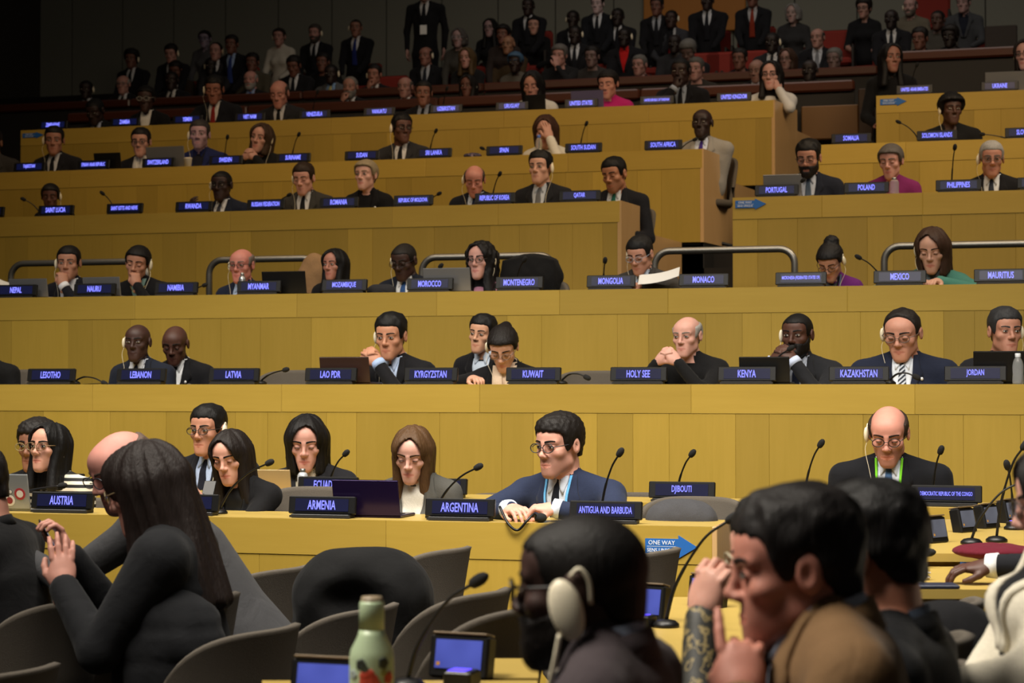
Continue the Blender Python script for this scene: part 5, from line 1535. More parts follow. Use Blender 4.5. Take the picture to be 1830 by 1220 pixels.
# ------------------------------------------------------------------ arrow signs ONE WAY / SENS UNIQUE
SIGN = plain('sign_blue', '1f5fa8', .5)
SIGNW = plain('sign_white', 'd9dde2', .5)
def arrow_sign(px0, px1, py0, py1, Y, label, text=True):
    a = atY(px0, py1, Y); b = atY(px1, py0, Y)
    W = b[0] - a[0]; H = b[2] - a[2]
    root = empty('arrow_sign', (a[0], Y, a[2]), 0, label, 'sign', 'blue one-way arrow signs')
    s = W * .64; q = H * .16
    out = [(0, q), (s, q), (s, 0), (W, H / 2), (s, H), (s, H - q), (0, H - q)]
    V = [(x, 0, z) for x, z in out] + [(x, .005, z) for x, z in out]
    n = len(out)
    F = [tuple(range(n)), tuple(range(2 * n - 1, n - 1, -1))] + [(i + n, (i + 1) % n + n, (i + 1) % n, i) for i in range(n)]
    link('board', mesh('board', V, F, SIGN, smooth=False), root)
    fr = ((1, 0, 0), (0, 0, 1), (0, -1, 0))
    lettering('ONE WAY', SIGNW, root, (s * .5, -.0006, H * .67), s * .8, H * .19, fr, .006, 1.0)
    lettering('SENS UNIQUE', SIGNW, root, (s * .5, -.0006, H * .33), s * .88, H * .19, fr, .006, 1.0)
    MB().box(s * .06, s * .94, -.0008, 0, H * .495, H * .51).build('rule', SIGNW, root)
    return root
arrow_sign(1153, 1246, 957, 996, ROWS[0]['Y'] - .006, 'blue ONE WAY arrow on the right end of the front desk')
arrow_sign(1314, 1369, 354, 375, ROWS[4]['Y'] - .006, 'blue ONE WAY arrow below the PORTUGAL nameplate')
arrow_sign(1573, 1620, 173, 190, ROWS[6]['Y'] - .006, 'blue ONE WAY arrow below UNITED ARAB EMIRATES')
arrow_sign(40, 78, 235, 248, ROWS[6]['Y'] - .006, 'blue ONE WAY arrow below the ZIMBABWE nameplate')

# ------------------------------------------------------------------ empty chairs in view and coats over chairs
def empty_chair(k, px, label, dy=.62, yaw=0.0):
    r = ROWS[k]; Y = r['Y'] + dy
    x = ray(px, 690); x = x[0] * Y / x[1]
    return chair(x, Y, r['floor'], yaw, label)
def chair_at(px, pytop, D, floor, yaw, label, zt=.86, dx=0):
    p = atD(px, pytop, D)
    return chair(p[0], p[1], floor, yaw, label, zs=max(.8, min(1.25, (p[2] - floor) / .855)))
for k, px, dy, label in [(2, 497, .45, 'empty grey tub chair right of the LATVIA nameplate'), (2, 548, .80, 'empty grey tub chair left of the LAO PDR nameplate'), (2, 1044, .46, 'empty grey tub chair right of the KUWAIT nameplate'),
                         (2, 4, .50, 'empty grey tub chair left of the LESOTHO nameplate'), (0, 520, .42, 'empty grey tub chair behind the ARMENIA nameplate'), (1, 870, .42, 'empty grey tub chair right of the woman in the grey blazer'),
                         (1, 1122, .42, 'empty grey tub chair right of the man in the navy suit'), (0, 1222, .44, 'empty grey tub chair holding a bag below DJIBOUTI'), (0, 1300, .62, 'empty grey tub chair at the right end of the front desk')]:
    r = ROWS[k]; Y = r['Y'] + dy; d = ray(px, 690); x = d[0] * Y / d[1]
    z = {(2, 497): 661, (2, 548): 668, (2, 1044): 662, (2, 4): 660, (0, 520): 868, (1, 870): 880, (1, 1122): 879, (0, 1222): 886, (0, 1300): 920}[(k, px)]
    zt = float(atY(px, z, Y - .30)[2]) - r['floor']
    chair(x, Y - .28, r['floor'], math.pi, label, zs=max(.7, min(1.25, zt / .845))) if False else chair(x, Y + .10, r['floor'], 0.0, label, zs=max(.7, min(1.3, (float(atY(px, z, Y + .38)[2]) - r['floor']) / .845)))
def drape(name, label, cat, px, py, Y, rx, ry, rz, mat, noise=.012, arch=True, rzc=0.0, h=.012, fn2=None, kind=None, quilt=False):
    """a coat or cloth hanging over the back of a chair"""
    c = atY(px, py, Y) if Y is not None else None
    def fn(P):
        d = sd_ell(P, (0, 0, 0), (rx, ry, rz))
        low = sd_cap(P * _f((.55, 1, 1)), (0, 0, -rz * .2), (0, 0, -rz * 1.5), ry * 1.0, ry * 1.1)
        d = smin(d, low * 1.0, .05)
        d = d - noise * nz(P, 26) - noise * .5 * nz(P, 61, 1.0)
        if fn2 is not None: d = fn2(P, d)
        return d
    v, f = nets(fn, (-rx * 1.5, -ry * 1.9, -rz * 2.2), (rx * 1.5, ry * 1.9, rz * 1.4), h)
    o = link(name, mesh(name, v, f, mat), None, c, (0, 0, rzc))
    return tag(o, label, cat)
r = ROWS[3]
drape('draped_coat', 'black coat hung over the chair right of the woman in pink', 'coat', 950, 492, r['Y'] + .62, .225, .10, .155, cloth('0b0b0d'), .007, fn2=lambda P, d: smin(d, np.maximum(np.maximum(np.abs(P[:, 0] + .01) - .19, np.abs(P[:, 1]) - .07), np.abs(P[:, 2] + .02) - .15 + .12 * np.abs(P[:, 0])), .04))
chair(atY(948, 500, r['Y'] + .5)[0], r['Y'] + .42, r['floor'], 0, 'grey tub chair carrying the black coat right of the woman in pink', 1.10)
drape('draped_coat', 'tan coat hung over the chair left of the woman at MOZAMBIQUE', 'coat', 562, 488, r['Y'] + .66, .11, .07, .15, cloth('8a6a48'), .006)
chair(atY(562, 500, r['Y'] + .5)[0], r['Y'] + .44, r['floor'], 0, 'grey tub chair carrying the tan coat at MOZAMBIQUE', 1.05)
r = ROWS[3]
drape('bag', 'dark grey bag standing on the desk left of the MOROCCO nameplate', 'bag', 682, 519, r['Y'] + .22, .09, .05, .035, cloth('26262a'), .004, h=.008)
r = ROWS[0]
drape('backpack', 'grey backpack on the chair below the DJIBOUTI nameplate', 'bag', 1218, 925, r['Y'] + .40, .155, .085, .085, cloth('3d3d40'), .006, h=.010)
# ------------------------------------------------------------------ gallery seats and audience (dim, behind the top row)
RED = plain('seat_red', '7a1d12', .85, bump=.4, bscale=300)
GS_B = MB().box(-.25, .25, .20, .28, .36, .86, .03).me('backrest', RED, False)
GS_C = MB().box(-.24, .24, -.24, .22, .34, .44, .03).me('cushion', RED, False)
GS_A = MB().box(-.27, -.235, -.22, .24, .0, .60, .01).me('armrest', plain('seat_frame', '1a1310', .6), False)
GS_A2 = MB().box(.235, .27, -.22, .24, .0, .60, .01).me('armrest', plain('seat_frame', '1a1310', .6), False)
def gseat(x, y, z, label, rz=0, sz=1.0):
    root = empty('theatre_chair', (x, y, z), rz, label, 'chair', 'red gallery chairs')
    root.scale = (1, 1, sz)
    link('backrest', GS_B, root); link('cushion', GS_C, root); link('armrest', GS_A, root); link('armrest', GS_A2, root)
    return root
GROW = [(20.05, 3.66), (21.55, 4.10), (22.8, 4.62), (24.0, 5.18), (25.0, 5.72)]
def aud(px, py, label, row=None, seat=True, **kw):
    if row is None:
        best = None
        for i, (Y, z) in enumerate(GROW):
            e = abs(float(atY(px, py, Y)[2]) - z - 1.22)
            if best is None or e < best[0]: best = (e, i)
        row = best[1]
    Y, z = GROW[row]
    kw.setdefault('top', 'suit'); kw.setdefault('col', '121217'); kw.setdefault('tone', '8a5f48'); kw.setdefault('hy', -20); kw.setdefault('hp', 4)
    fl = z
    hz = float(atY(px, py, Y)[2]) - z
    st = .42 + min(.25, max(-.08, hz - 1.24))
    p = person(label, (px, py), Y=Y, floor=fl, res=2, legs=False, seat=st, eb=True, lean=kw.pop('lean', 3), **kw)
    if seat: gseat(p.location.x, p.location.y + .02, fl, 'red theatre chair of the ' + short(label), 0, st / .42)
    return p
DK = '2a1b15'; BR = '6e4836'; LT = 'b08470'
aud(154, 160, 'dark-suited spectator with earpiece above ZIMBABWE', tone=DK, hair='buzz', ear='R')
aud(220, 151, 'grey-haired spectator with glasses above ZAMBIA', tone=LT, hair='fringe', hcol='8a8682', glasses='3a3230')
aud(307, 144, 'spectator in black suit and white shirt behind the first rail above YEMEN', tone=DK, hair='buzz', shirt='d2d2d0', tie='101013')
aud(235, 106, 'spectator with tousled black hair and earpiece, leftmost of the upper gallery', tone=BR, hair='curly', hkw=dict(vol=1.2), ear='R')
aud(306, 96, 'spectator with black hair and earpiece, second from the left in the upper gallery', tone=LT, hair='short', ear='R', hp=16)
aud(314, 126, 'spectator with face bowed and brown coat sleeves', tone=BR, hair='short', hp=20, col='2a2018')
aud(366, 70, 'spectator in glasses and grey top, leftmost of the back rows', tone='8a8086', hair='up', sex='f', top='crew', col='4a4a4e', glasses='4a4a70')
aud(386, 92, 'spectator with earpiece below the one in grey and glasses', tone=LT, hair='receding', ear='R', col='26262a')
aud(378, 118, 'very dark spectator with headphones behind the upper rail', tone='1c130f', hair='buzz', ear='B', wire=False)
aud(414, 80, 'spectator in blue shirt with a beige folder', tone=BR, hair='short', shirt='8fa6cc', tie='2a3a78')
aud(499, 66, 'woman in black vest with white sleeves and earpiece', tone=LT, sex='f', hair='up', hcol='1c130f', top='blouse', col='b9b4aa', ear='L')
aud(563, 60, 'bearded spectator with grey hair and earpiece', tone=LT, hair='short', hcol='3d3632', beard='3d3632', ear='R', hkw=dict(vol=.8))
aud(448, 143, 'bald white-bearded spectator with blue lanyard', tone='b98672', hair='fringe', hcol='8a8682', beard='8a8682', shirt='8aa0c8', tie='2f5fae', col='1a1a1c', hp=2)
aud(451, 112, 'spectator in an olive jacket behind the bald bearded one', tone=BR, hair='short', top='crew', col='4a463a')
aud(525, 118, 'spectator in black with bowed head behind VIET NAM', tone=BR, hair='short', hp=20)
aud(577, 112, 'spectator holding a black camera before the face', tone=BR, hair='short', hkw=dict(vol=1.1), top='crew', col='0e0e10')
aud(592, 132, 'spectator in grey jacket with pale yellow tie', tone=DK, hair='buzz', col='54565a', tie='b0a86a', shirt='7c9ac0', ear='R')
aud(636, 50, 'spectator in dark suit and blue tie with earpiece, arms crossed', tone='8a6048', hair='buzz', hcol='1a1210', tie='1f2a6a', shirt='c9c9cc', ear='L', hy=-10)
aud(626, 156, 'grey-bearded spectator resting chin on hand', tone='9a705a', hair='receding', hcol='6a6662', beard='6a6662', arms=(cheek(-1, .05, -.17, -.12), None))
aud(669, 134, 'spectator with hand on mouth and white shirt', tone='9a6a52', hair='short', shirt='c6c6c6', arms=(cheek(-1, .03, -.17, -.13), None), ear='L')
aud(724, 156, 'balding spectator behind VANUATU', tone='9a7260', hair='fringe', hcol='4a433e')
aud(761, 100, 'bald spectator in suit and tie below the standing guard', tone='8f6450', hair='fringe', hcol='1c1512', shirt='b0b4bc', tie='22252e', ear='R', hy=-26)
aud(820, 68, 'grey-haired spectator with glasses and headset', tone='9a8074', sex='f', hair='bob', hcol='4a4644', hkw=dict(zbot=-.1), glasses='a8a8b0', ear='R', top='crew', col='3a3834')
aud(834, 104, 'blond long-haired spectator behind the upper rail', tone=LT, sex='f', hair='long', hcol='4c3a22', top='crew', col='141416')
aud(836, 154, 'dark-haired woman with earpiece behind UZBEKISTAN', tone=BR, sex='f', hair='long', hkw=dict(zbot=-.2), top='crew', ear='R')
aud(876, 50, 'woman with long black hair and glasses right of the standing guard', tone='9a8076', sex='f', hair='long', hcol='0a0809', hkw=dict(zbot=-.28), top='crew', col='0e0e11', glasses='3a3638')
aud(899, 62, 'spectator with frizzy hair beside the woman in glasses', tone=BR, sex='f', hair='afro', hkw=dict(vol=.5), top='crew', col='2a2220')
aud(908, 80, 'bald spectator with brown skin above the blue headwrap', tone='8f6848', hair='bald', top='crew', col='3a2d1c')
aud(921, 112, 'spectator in a blue headwrap and grey coat', tone=DK, sex='f', hair='afro', hcol='3a5570', hkw=dict(vol=.4), top='crew', col='56524c')
aud(944, 12, 'spectator in black at the top behind the woman with white collar', tone=DK, hair='buzz')
aud(954, 46, 'woman with black hair, black robe and white collar', tone='b98d72', sex='f', hair='up', hcol='0a0909', top='blazer', shirt='d0cfca', col='0c0c0e', hy=-6)
aud(1000, 100, 'grey-haired spectator covering the face with one hand', tone=LT, hair='curly', hcol='5a5654', arms=(None, cheek(1, .0, -.14, -.13, 'relax')), top='crew', col='17171a')
aud(1028, 62, 'dark spectator with earpiece in the middle of the back rows', tone='251812', hair='buzz', ear='R')
aud(1024, 34, 'dark spectator with earpiece near the top', tone='251812', hair='buzz', ear='L')
aud(1058, 102, 'spectator in grey behind the upper rail at UNITED STATES', tone='6e5a50', hair='short', top='crew', col='2e2c2c')
aud(1068, 8, 'spectator with pale face at the top', tone='b8a498', hair='short', col='14161c')
aud(1104, 30, 'dark spectator with earpiece and blue lanyard near the top', tone='231713', hair='buzz', ear='L', lanyard='2a4a9a')
aud(1116, 66, 'dark spectator with a bright red scarf', tone='1d130f', hair='buzz', ear='R', tie=None, shirt='b01818', collarcol='b01818')
aud(1143, 117, 'grey-haired spectator in dark suit behind the first rail', tone='9a7464', hair='short', hcol='5a5856', hkw=dict(vol=.6), shirt='b4bccb', tie='3a4660', hy=-26)
aud(1174, 12, 'spectator in black suit below the amber panel', tone=BR, hair='short', shirt='a0a4ac')
aud(1200, 34, 'spectator in grey jacket and red tie with earpiece', tone='3a261d', hair='buzz', ear='R', col='33343a', tie='8a1f2a', shirt='b0b0b4')
aud(1206, 78, 'bald dark spectator with glinting head', tone='1f1511', hair='bald', top='crew', col='26262a')
aud(1264, 2, 'broad spectator in black before the amber panel', tone=DK, hair='buzz', wide=1.15)
aud(1345, -4, 'spectator in suit with rust-coloured tie at the top', tone=BR, hair='short', tie='7a2a18', shirt='a8a8ac')
aud(1417, 24, 'grey-haired woman with glasses at the top', tone='a08878', sex='f', hair='bob', hcol='777573', hkw=dict(zbot=-.09), top='crew', col='2a2a2c')
aud(1380, 76, 'dark spectator with earpiece and pale straps', tone='1f1511', hair='buzz', ear='R', lanyard='8a8a86', col='202024')
aud(1461, 68, 'bald heavy spectator in suit and silver tie', tone='a07a66', hair='fringe', hcol='3a332f', fat=1.12, tie='6a6c72', shirt='b0b4bc')
aud(1230, 92, 'grey-haired spectator seen low before the red seats', tone='6e5a50', hair='curly', hcol='5a5856', hp=30)
aud(1244, 124, 'greying spectator behind UNITED REPUBLIC OF TANZANIA', tone='a07a6a', hair='short', hcol='4a4846', top='crew', col='2a2724')
aud(1322, 106, 'spectator with dark hair below the red seats', tone=BR, hair='short', top='crew')
aud(1352, 126, 'balding spectator left of the woman in white blouse', tone='8a6a58', hair='fringe', hcol='3a3430', hp=14)
aud(1407, 106, 'brown-haired woman with glasses behind the upper rail', tone='8f7060', sex='f', hair='bob', hcol='38261c', hkw=dict(zbot=-.13), glasses='3a3030', top='crew', col='1c1c20')
aud(1447, 126, 'bald dark spectator right of the woman in white blouse', tone='1f1511', hair='bald', row=0)
aud(1491, 106, 'grey-haired spectator at the right end of the upper rail', tone='6e5a50', hair='short', hcol='5a5856', shirt='9a90b0')
aud(1544, 16, 'woman in glasses with blue lanyard and bare arms', tone='a07c66', sex='f', hair='curly', hcol='15100e', hkw=dict(vol=1.3), top='crew', col='111115', glasses='2a2422', lanyard='2c4fb0', sleeves=False)
aud(1593, 34, 'bald dark spectator with white collar right of the woman with bare arms', tone='1f1511', hair='bald', shirt='c0c0c0')
aud(1627, 12, 'bearded spectator with earpiece and pale vest at the top right', tone='a88676', hair='fringe', hcol='4a423c', beard='5a5048', ear='L', top='crew', col='5e584c')
aud(1676, 36, 'spectator turned away with brown skin, right of the pale vest', tone='4a3226', hair='buzz', top='crew', col='3c3a36')
aud(1722, 6, 'spectator in grey jacket and navy shirt at the top right', tone='9c7e70', hair='short', hcol='3a3430', col='3a3c40', shirt='161a26', tie=None)
aud(1644, 70, 'spectator with thick black hair in black behind the aisle', tone=BR, hair='short', hkw=dict(vol=1.4), top='crew', col='0d0d0f')
aud(1698, 66, 'broad spectator all in black below the brown panel', tone='1f1511', hair='curly', hkw=dict(vol=1.0), top='crew', col='0c0c0e', wide=1.15)
aud(1806, 112, 'spectator with dark hair behind the laptop at UKRAINE', tone='6e5246', hair='short', row=0)
# red seats standing empty
for i, px in enumerate((1248, 1290, 1332)):
    p = atY(px, 90, 22.62)
    gseat(p[0], 22.62, 4.62, 'empty red theatre chair ' + ('left', 'in the middle', 'right')[i] + ' in the row of three below the amber panel', 0, 1.15)
p = atY(1490, 60, 23.9); gseat(p[0], 23.9, 5.18, 'empty red theatre chair beside the woman with bare arms')
p = atY(686, 95, 22.5); gseat(p[0], 22.5, 4.62, 'empty red theatre chair right of the spectator with crossed arms')
p = atY(1660, 15, 24.6); gseat(p[0], 24.75, 5.72, 'empty red theatre chair behind the pale vest at the top right')
# the guard standing by the wall
person('guard in black suit standing by the wall behind the gallery', (759, -14), Y=23.2, floor=4.62, res=2, standing=True, hy=-4, hp=2, body=6, tone='9a7866', hair='short', top='suit', col='0d0d10', shirt='b8b8b8', tie='101014', lean=0, wide=1.12,
       arms=(None, None), extra=lambda root, c: MB().box(-.045, .045, -.004, .0, -.06, .06, .002).build('badge', PAPER, root, False, tuple(c['conform']([(0, .36)], .012)[0])))
# ------------------------------------------------------------------ foreground: chairs, consoles, people seen from behind
def tchair(px, py, D, label, yaw=-100, floor=0.0):
    """tub chair whose highest back rim is seen at pixel (px,py) at view depth D"""
    p = atD(px, py, D)
    y = math.radians(yaw)
    R = .285
    # rim centre lies behind the seat centre, along local +Y
    c = p - np.array([-math.sin(y) * R, math.cos(y) * R, 0])
    return chair(c[0], c[1], floor, y, label, zs=max(.75, min(1.35, (p[2] - floor) / .845)))
tchair(160, 1068, 6.1, 'grey tub chair at the left edge, in front of the long-haired woman')
tchair(76, 1030, 7.0, 'grey tub chair at the left edge behind the nearest left chair')
tchair(50, 1194, 5.2, 'grey tub chair in the bottom left corner, only its rim in view')
tchair(388, 1062, 5.9, 'grey tub chair of the long-haired woman under the quilted jacket')
tchair(522, 1013, 7.2, 'grey tub chair right of the man in the grey sweater')
tchair(497, 1120, 5.7, 'grey tub chair at the bottom between the quilted jacket and the green flask')
tchair(818, 978, 7.6, 'grey tub chair right of the big black coat')
tchair(680, 1082, 6.2, 'grey tub chair behind the green flask')
tchair(884, 1054, 6.0, 'grey tub chair behind the nearest lit console')
tchair(1198, 980, 7.6, 'grey tub chair behind the man with the headphones, below the arrow sign')
tchair(955, 1080, 5.2, 'grey tub chair half hidden behind the face of the man with headphones')
tchair(1742, 1072, 5.6, 'grey tub chair under the black coat beside the white jacket')
tchair(1718, 1136, 4.4, 'grey tub chair in the lower right, its rim below the black coat')
tchair(1722, 1192, 4.0, 'grey tub chair in the bottom right corner')
def drapeD(label, px, py, D, rx, ry, rz, mat, rzc, noise=.012, h=.013, name='draped_coat', cat='coat', low=1.5, fn2=None):
    c = atD(px, py, D)
    def fn(P):
        d = sd_ell(P, (0, 0, 0), (rx, ry, rz))
        d = smin(d, sd_cap(P * _f((ry / rx * 1.05, 1, 1)), (0, 0, -rz * .3), (0, 0, -rz * low), ry, ry * 1.12), .06)
        d = d - noise * nz(P, 15, .5) - noise * .35 * nz(P, 34, 1.0)
        if fn2 is not None: d = fn2(P, d)
        return d
    v, f = nets(fn, (-rx * 1.4, -ry * 1.8, -rz * (low + 1.0)), (rx * 1.4, ry * 1.8, rz * 1.4), h)
    return tag(link(name, mesh(name, v, f, mat), None, c, (0, 0, rzc)), label, cat)
BLK = cloth('0b0b0c')
drapeD('big black coat with a fur-like hood over a chair below ARGENTINA', 648, 1056, 6.75, .255, .15, .165, BLK, YAW, .015, low=1.6,
       fn2=lambda P, d: smax(d, -sd_ell(P, (-.03, -.20, -.02), (.12, .12, .07)), .05))
def quilt(P, d): return d + .006 * (np.abs(np.sin(P[:, 0] * 32 + P[:, 2] * 10)) ** 8 + np.abs(np.sin(P[:, 2] * 32)) ** 8)
drapeD('black quilted jacket over the chair of the long-haired woman', 304, 1146, 5.75, .185, .12, .17, cloth('131417'), YAW - .3, .012, low=1.9, fn2=quilt)
drapeD('black coat over the chair beside the white jacket', 1692, 1160, 4.9, .15, .10, .13, cloth('0d0d10'), YAW - .3, .010, low=2.0)

def headphones(root, c):
    hx = c['headxf']
    M = roty(math.radians(12)) @ rotx(math.radians(-14))
    e = MB(); e.ell((.101, .006, -.026), (.017, .027, .049), 22, 14, rotx(math.radians(14)))
    e.v = [hx(v) for v in e.v]
    eo = e.build('earpiece', EARM, root, True)
    a = hx(np.array([[.104, -.006, -.064]]))[0]; b = hx(np.array([[.100, -.020, -.115]]))[0]; d = hx(np.array([[.07, -.05, -.19]]))[0]
    MB().tube(smoothcurve([a, b, d], 14), .0042, 8).build('wire', EARM, eo, True)
    e = MB(); e.tube(smoothcurve([(.092, .012, .024), (.088, .026, .036), (.084, .040, .016), (.080, .040, -.02)], 12), .0035, 7)
    e.v = [hx(v) for v in e.v]; e.build('ear_hook', EARM, eo, True)
# --- people in the foreground
def fg(label, head, D, **kw):
    sit = kw.pop('sit', True)
    p = person(label, head, D=D, floor=kw.pop('floor', 0.0), res=0, **kw)
    if sit: seatfor(p, '')
    return p
B0 = math.degrees(YAW)
# man in grey sweater, bald, behind the long-haired woman
fg('bald man in glasses and dark grey sweater behind the long-haired woman', (216, 838), 6.7, body=-80, hy=-62, hp=24, tone='c98e76', hair='fringe', hcol='5a4a40', top='crew', col='3a3a3c', glasses='20242c', lean=38, beard='stubble', fat=1.25, wide=1.05, size=1.12, ear=None, sit=False,
   arms=(None, dict(t=(.05, -.34, -.30), f=(-.2, -1, .2), n=(.3, 0, 1), pose='relax', pole=(1, .3, -1))))
# long-haired woman
def wphone(root, c): pass
fg('woman with very long dark hair and black jacket seen from behind, holding a phone', (260, 872), 5.95, body=-78, hy=-112, hp=16, sex='f', tone='c08c72', hair='long', hcol='1c1310', hkw=dict(zbot=-.38, vol=1.2, part=0), top='plain', col='131417', glasses='8a7a5a', lean=10, size=1.12, wide=1.2, fat=1.3, armfat=1.25, neckadd=-.01, sit=False,
   arms=(dict(t=(-.02, -.25, -.21), f=(.1, -.35, .95), n=(-.5, .85, 0), pose='grip', pole=(-.4, .5, -1)), dict(t=(.10, -.23, -.295), f=(-.25, -.12, 1), n=(.85, .3, 0), pose='flat', pole=(.6, .3, -1))))
pp = atD(104, 990, 6.0); phone(pp, math.radians(-60), .5, 'black smartphone held up by the long-haired woman')
# edge figure in black
fg('person in black at the left edge before the AUSTRIA desk', (-46, 870), 6.6, body=-85, hy=-100, hp=14, tone='a87a60', hair='short', top='crew', col='0c0c0e', lean=14, fat=1.15, wide=1.1, size=1.05)
# man with headphones
fg('man with shaved head, glasses and big cream headphones in the centre foreground', (1036, 1048), 3.18, body=-92, hy=-106, hp=3, tone='3a261d', hair='buzz', hcol='100c0a', top='suit', col='3d3538', shirt='8f98ac', tie=None, glasses='1a1614', ear=None, beard='16110f', lean=5, size=1.04, neckadd=-.045, brow='0a0807',
   extra=lambda root, c: headphones(root, c))

# man in brown jacket with a finger on his lips
fg('man in brown jacket with a finger raised to his lips in the right foreground', (1420, 1016), 3.22, body=-78, hy=-84, hp=6, tone='b57a60', hair='short', hcol='151110', hkw=dict(vol=1.15), top='suit', col='6a5034', shirt='9a9fae', tie='1c1a18', lean=8, size=1.05, fat=1.15, wide=1.15, neckadd=-.055, beard='stubble',
   arms=(None, dict(t=(.105, -.098, -.205), f=(-.40, .02, .92), n=(.92, -.1, .35), pose='point', pole=(.5, -.5, -1), cuff='6a5034')))
# man with black hair behind him
fg('man with thick black hair and black jacket behind the brown jacket', (1552, 990), 3.72, body=-95, hy=-112, hp=6, tone='a06a4c', hair='short', hcol='0b0909', hkw=dict(vol=1.2), top='suit', col='0c0d10', shirt='3a4250', tie=None, lean=6, size=1.06, wide=1.1, fat=1.06)
# third face, hidden, hand to glasses
fg('man in glasses pinching his brow behind the man in the brown jacket', (1392, 990), 4.1, body=-80, hy=-84, hp=10, tone='cf9d80', hair='short', hcol='121010', hkw=dict(vol=1.0), top='crew', col=spotted('striped_wool', '2a2a26', ['8a7a50', '1c1c1a'], 40), lean=10, size=1.03, glasses='b0a890',
   arms=(None, dict(t=(.09, -.165, -.120), f=(.0, .22, .95), n=(.8, -.5, .2), pose='clasp', pole=(.3, -.9, -.8))))
# white jacket
fg('woman in a cream white jacket at the right edge', (1905, 895), 3.9, body=-74, hy=-82, hp=10, sex='f', tone='c99a80', hair='long', hcol='14100f', hkw=dict(zbot=-.2), top='blazer', col='cfc8b6', shirt='1a1a1c', lean=-14, size=.98, wide=1.2, fat=1.25, armfat=1.25, neckadd=-.075, glasses='2a2224',
   arms=(None, dict(t=(-.02, -.30, -.40), f=(-.6, -1, 0), n=(0, 0, 1), pose='relax', pole=(.8, .2, -1))))
# neighbour beyond, only the hand in view
fg('dark-skinned person beyond the white jacket, hand reaching onto the desk', (1985, 842), 6.3, body=-70, hy=-75, hp=10, tone='4a2e20', hair='buzz', top='suit', col='121318', shirt='d5d7da', lean=22, size=1.05,
   arms=(None, dict(t=(-.10, -.53, -.34), f=(-.2, -1, -.12), n=(.1, -.1, 1), pose='relax', pole=(.6, .4, -.6), cuff='d5d7da')))

# --- foreground desk with consoles
FDZ = .845
def fdesk(name, px0, px1, D0, D1, z, label, h=.8, mat=W_TOP):
    a = atZ(px0, 690 + (CAM[2] - z) * FPX / D0, z); 
    def pt(px, D):
        q = atD(px, 690, D); return q[0], q[1]
    (x0, y0), (x1, y1), (x2, y2), (x3, y3) = pt(px0, D0), pt(px1, D0), pt(px1, D1), pt(px0, D1)
    root = empty(name, ((x0 + x2) / 2, (y0 + y2) / 2, 0), 0, label, 'desk')
    o = np.array(root.location)
    def prism(za, zb, ins=0.0):
        Q = np.array([(x0, y0), (x1, y1), (x2, y2), (x3, y3)]); c = Q.mean(0); Q = c + (Q - c) * (1 - ins)
        V = [(x - o[0], y - o[1], za) for x, y in Q] + [(x - o[0], y - o[1], zb) for x, y in Q]
        return V, [(3, 2, 1, 0), (4, 5, 6, 7), (0, 1, 5, 4), (1, 2, 6, 5), (2, 3, 7, 6), (3, 0, 4, 7)]
    m = MB().add(*prism(z - .03, z)); m.build('desktop', mat, root)
    m = MB().add(*prism(0, z - .03, .03)); m.build('front_panel', W_PANEL, root)
    return root
fdesk('delegate_desk', 470, 960, 3.55, 4.58, FDZ, 'foreground veneer desk under the green flask and the lit consoles')
fdesk('delegate_desk', 872, 962, 4.62, 4.95, FDZ, 'small piece of veneer desk beside the chin of the man with headphones')
fdesk('delegate_desk', 1130, 1330, 4.9, 6.75, FDZ - .04, 'foreground veneer desk right of the man with headphones')
fdesk('delegate_desk', 1560, 1960, 6.15, 6.93, FDZ + .05, 'veneer desk with the white earbud case on the right')
fdesk('delegate_desk', 1650, 1990, 6.96, 8.75, .94, 'veneer desk with the red folder and the row of small consoles on the right')
def console(px, pybot, D, yaw, w, h, label, btn=True, lit=1.0, z=None, grey=False):
    p = atD(px, pybot, D)
    if z is not None: p = atZ(px, pybot, z)
    root = empty('delegate_console', p, math.radians(yaw), label, 'console')
    MB().box(-w / 2, w / 2, 0, .05, 0, h, .006).build('housing', BLACKP, root, False, None, (math.radians(-12), 0, 0))
    MB().box(-w / 2 + .006, w / 2 - .006, -.004, .052, h, h + .006, .002).build('rim', plain('console_rim', '6a5a44', .4, .3), root, False, None, (math.radians(-12), 0, 0))
    MB().box(-w * .39, w * .39, -.003, .0005, h * .22, h * .88).build('screen', screen_mat('console_screen_grey', (.05, .05, .06), (.35, .36, .42), .55) if grey else screen_mat('console_screen%.1f' % lit, (.02, .03, .20), (.14, .18, .75), .9 * lit), root, False, None, (math.radians(-12), 0, 0))
    MB().box(-w * .36, -w * .30, -.004, .0005, h * .28, h * .36).build('logo', plain('logo_gold', 'c08a30', .4), root, False, None, (math.radians(-12), 0, 0))
    if btn:
        MB().box(w * .1, w * .56, -.12, -.05, 0, .035, .005).build('button_unit', BLACKP, root)
        MB().box(w * .16, w * .44, -.112, -.066, .035, .037).build('button_light', glow('button_violet', (.10, .06, 1.0), 2.0), root)
    return root
console(816, 1212, 3.95, B0 - 22, .155, .105, 'lit blue console behind the green flask, left of the man with headphones', z=FDZ)
console(575, 1262, 3.85, B0 - 18, .165, .105, 'lit blue console at the bottom left of the green flask', btn=False, z=FDZ)
console(1150, 1112, 4.9, B0 - 30, .13, .12, 'lit blue console between the man with headphones and the brown jacket', z=FDZ - .04)
console(1258, 1085, 5.2, B0 - 30, .13, .11, 'lit console behind the hand on the brow', z=FDZ - .04)
CZ = [(1682, 970, 7.9), (1734, 951, 8.3), (1776, 944, 8.6), (1815, 934, 8.9)]
for i, (px, py, D) in enumerate(CZ):
    console(px, py, D, B0 + 42, .115, .105, ('first', 'second', 'third', 'fourth')[i] + ' small grey-lit console from the left beside the DEMOCRATIC REPUBLIC plate', btn=(i == 2), lit=.25, z=.94, grey=True)
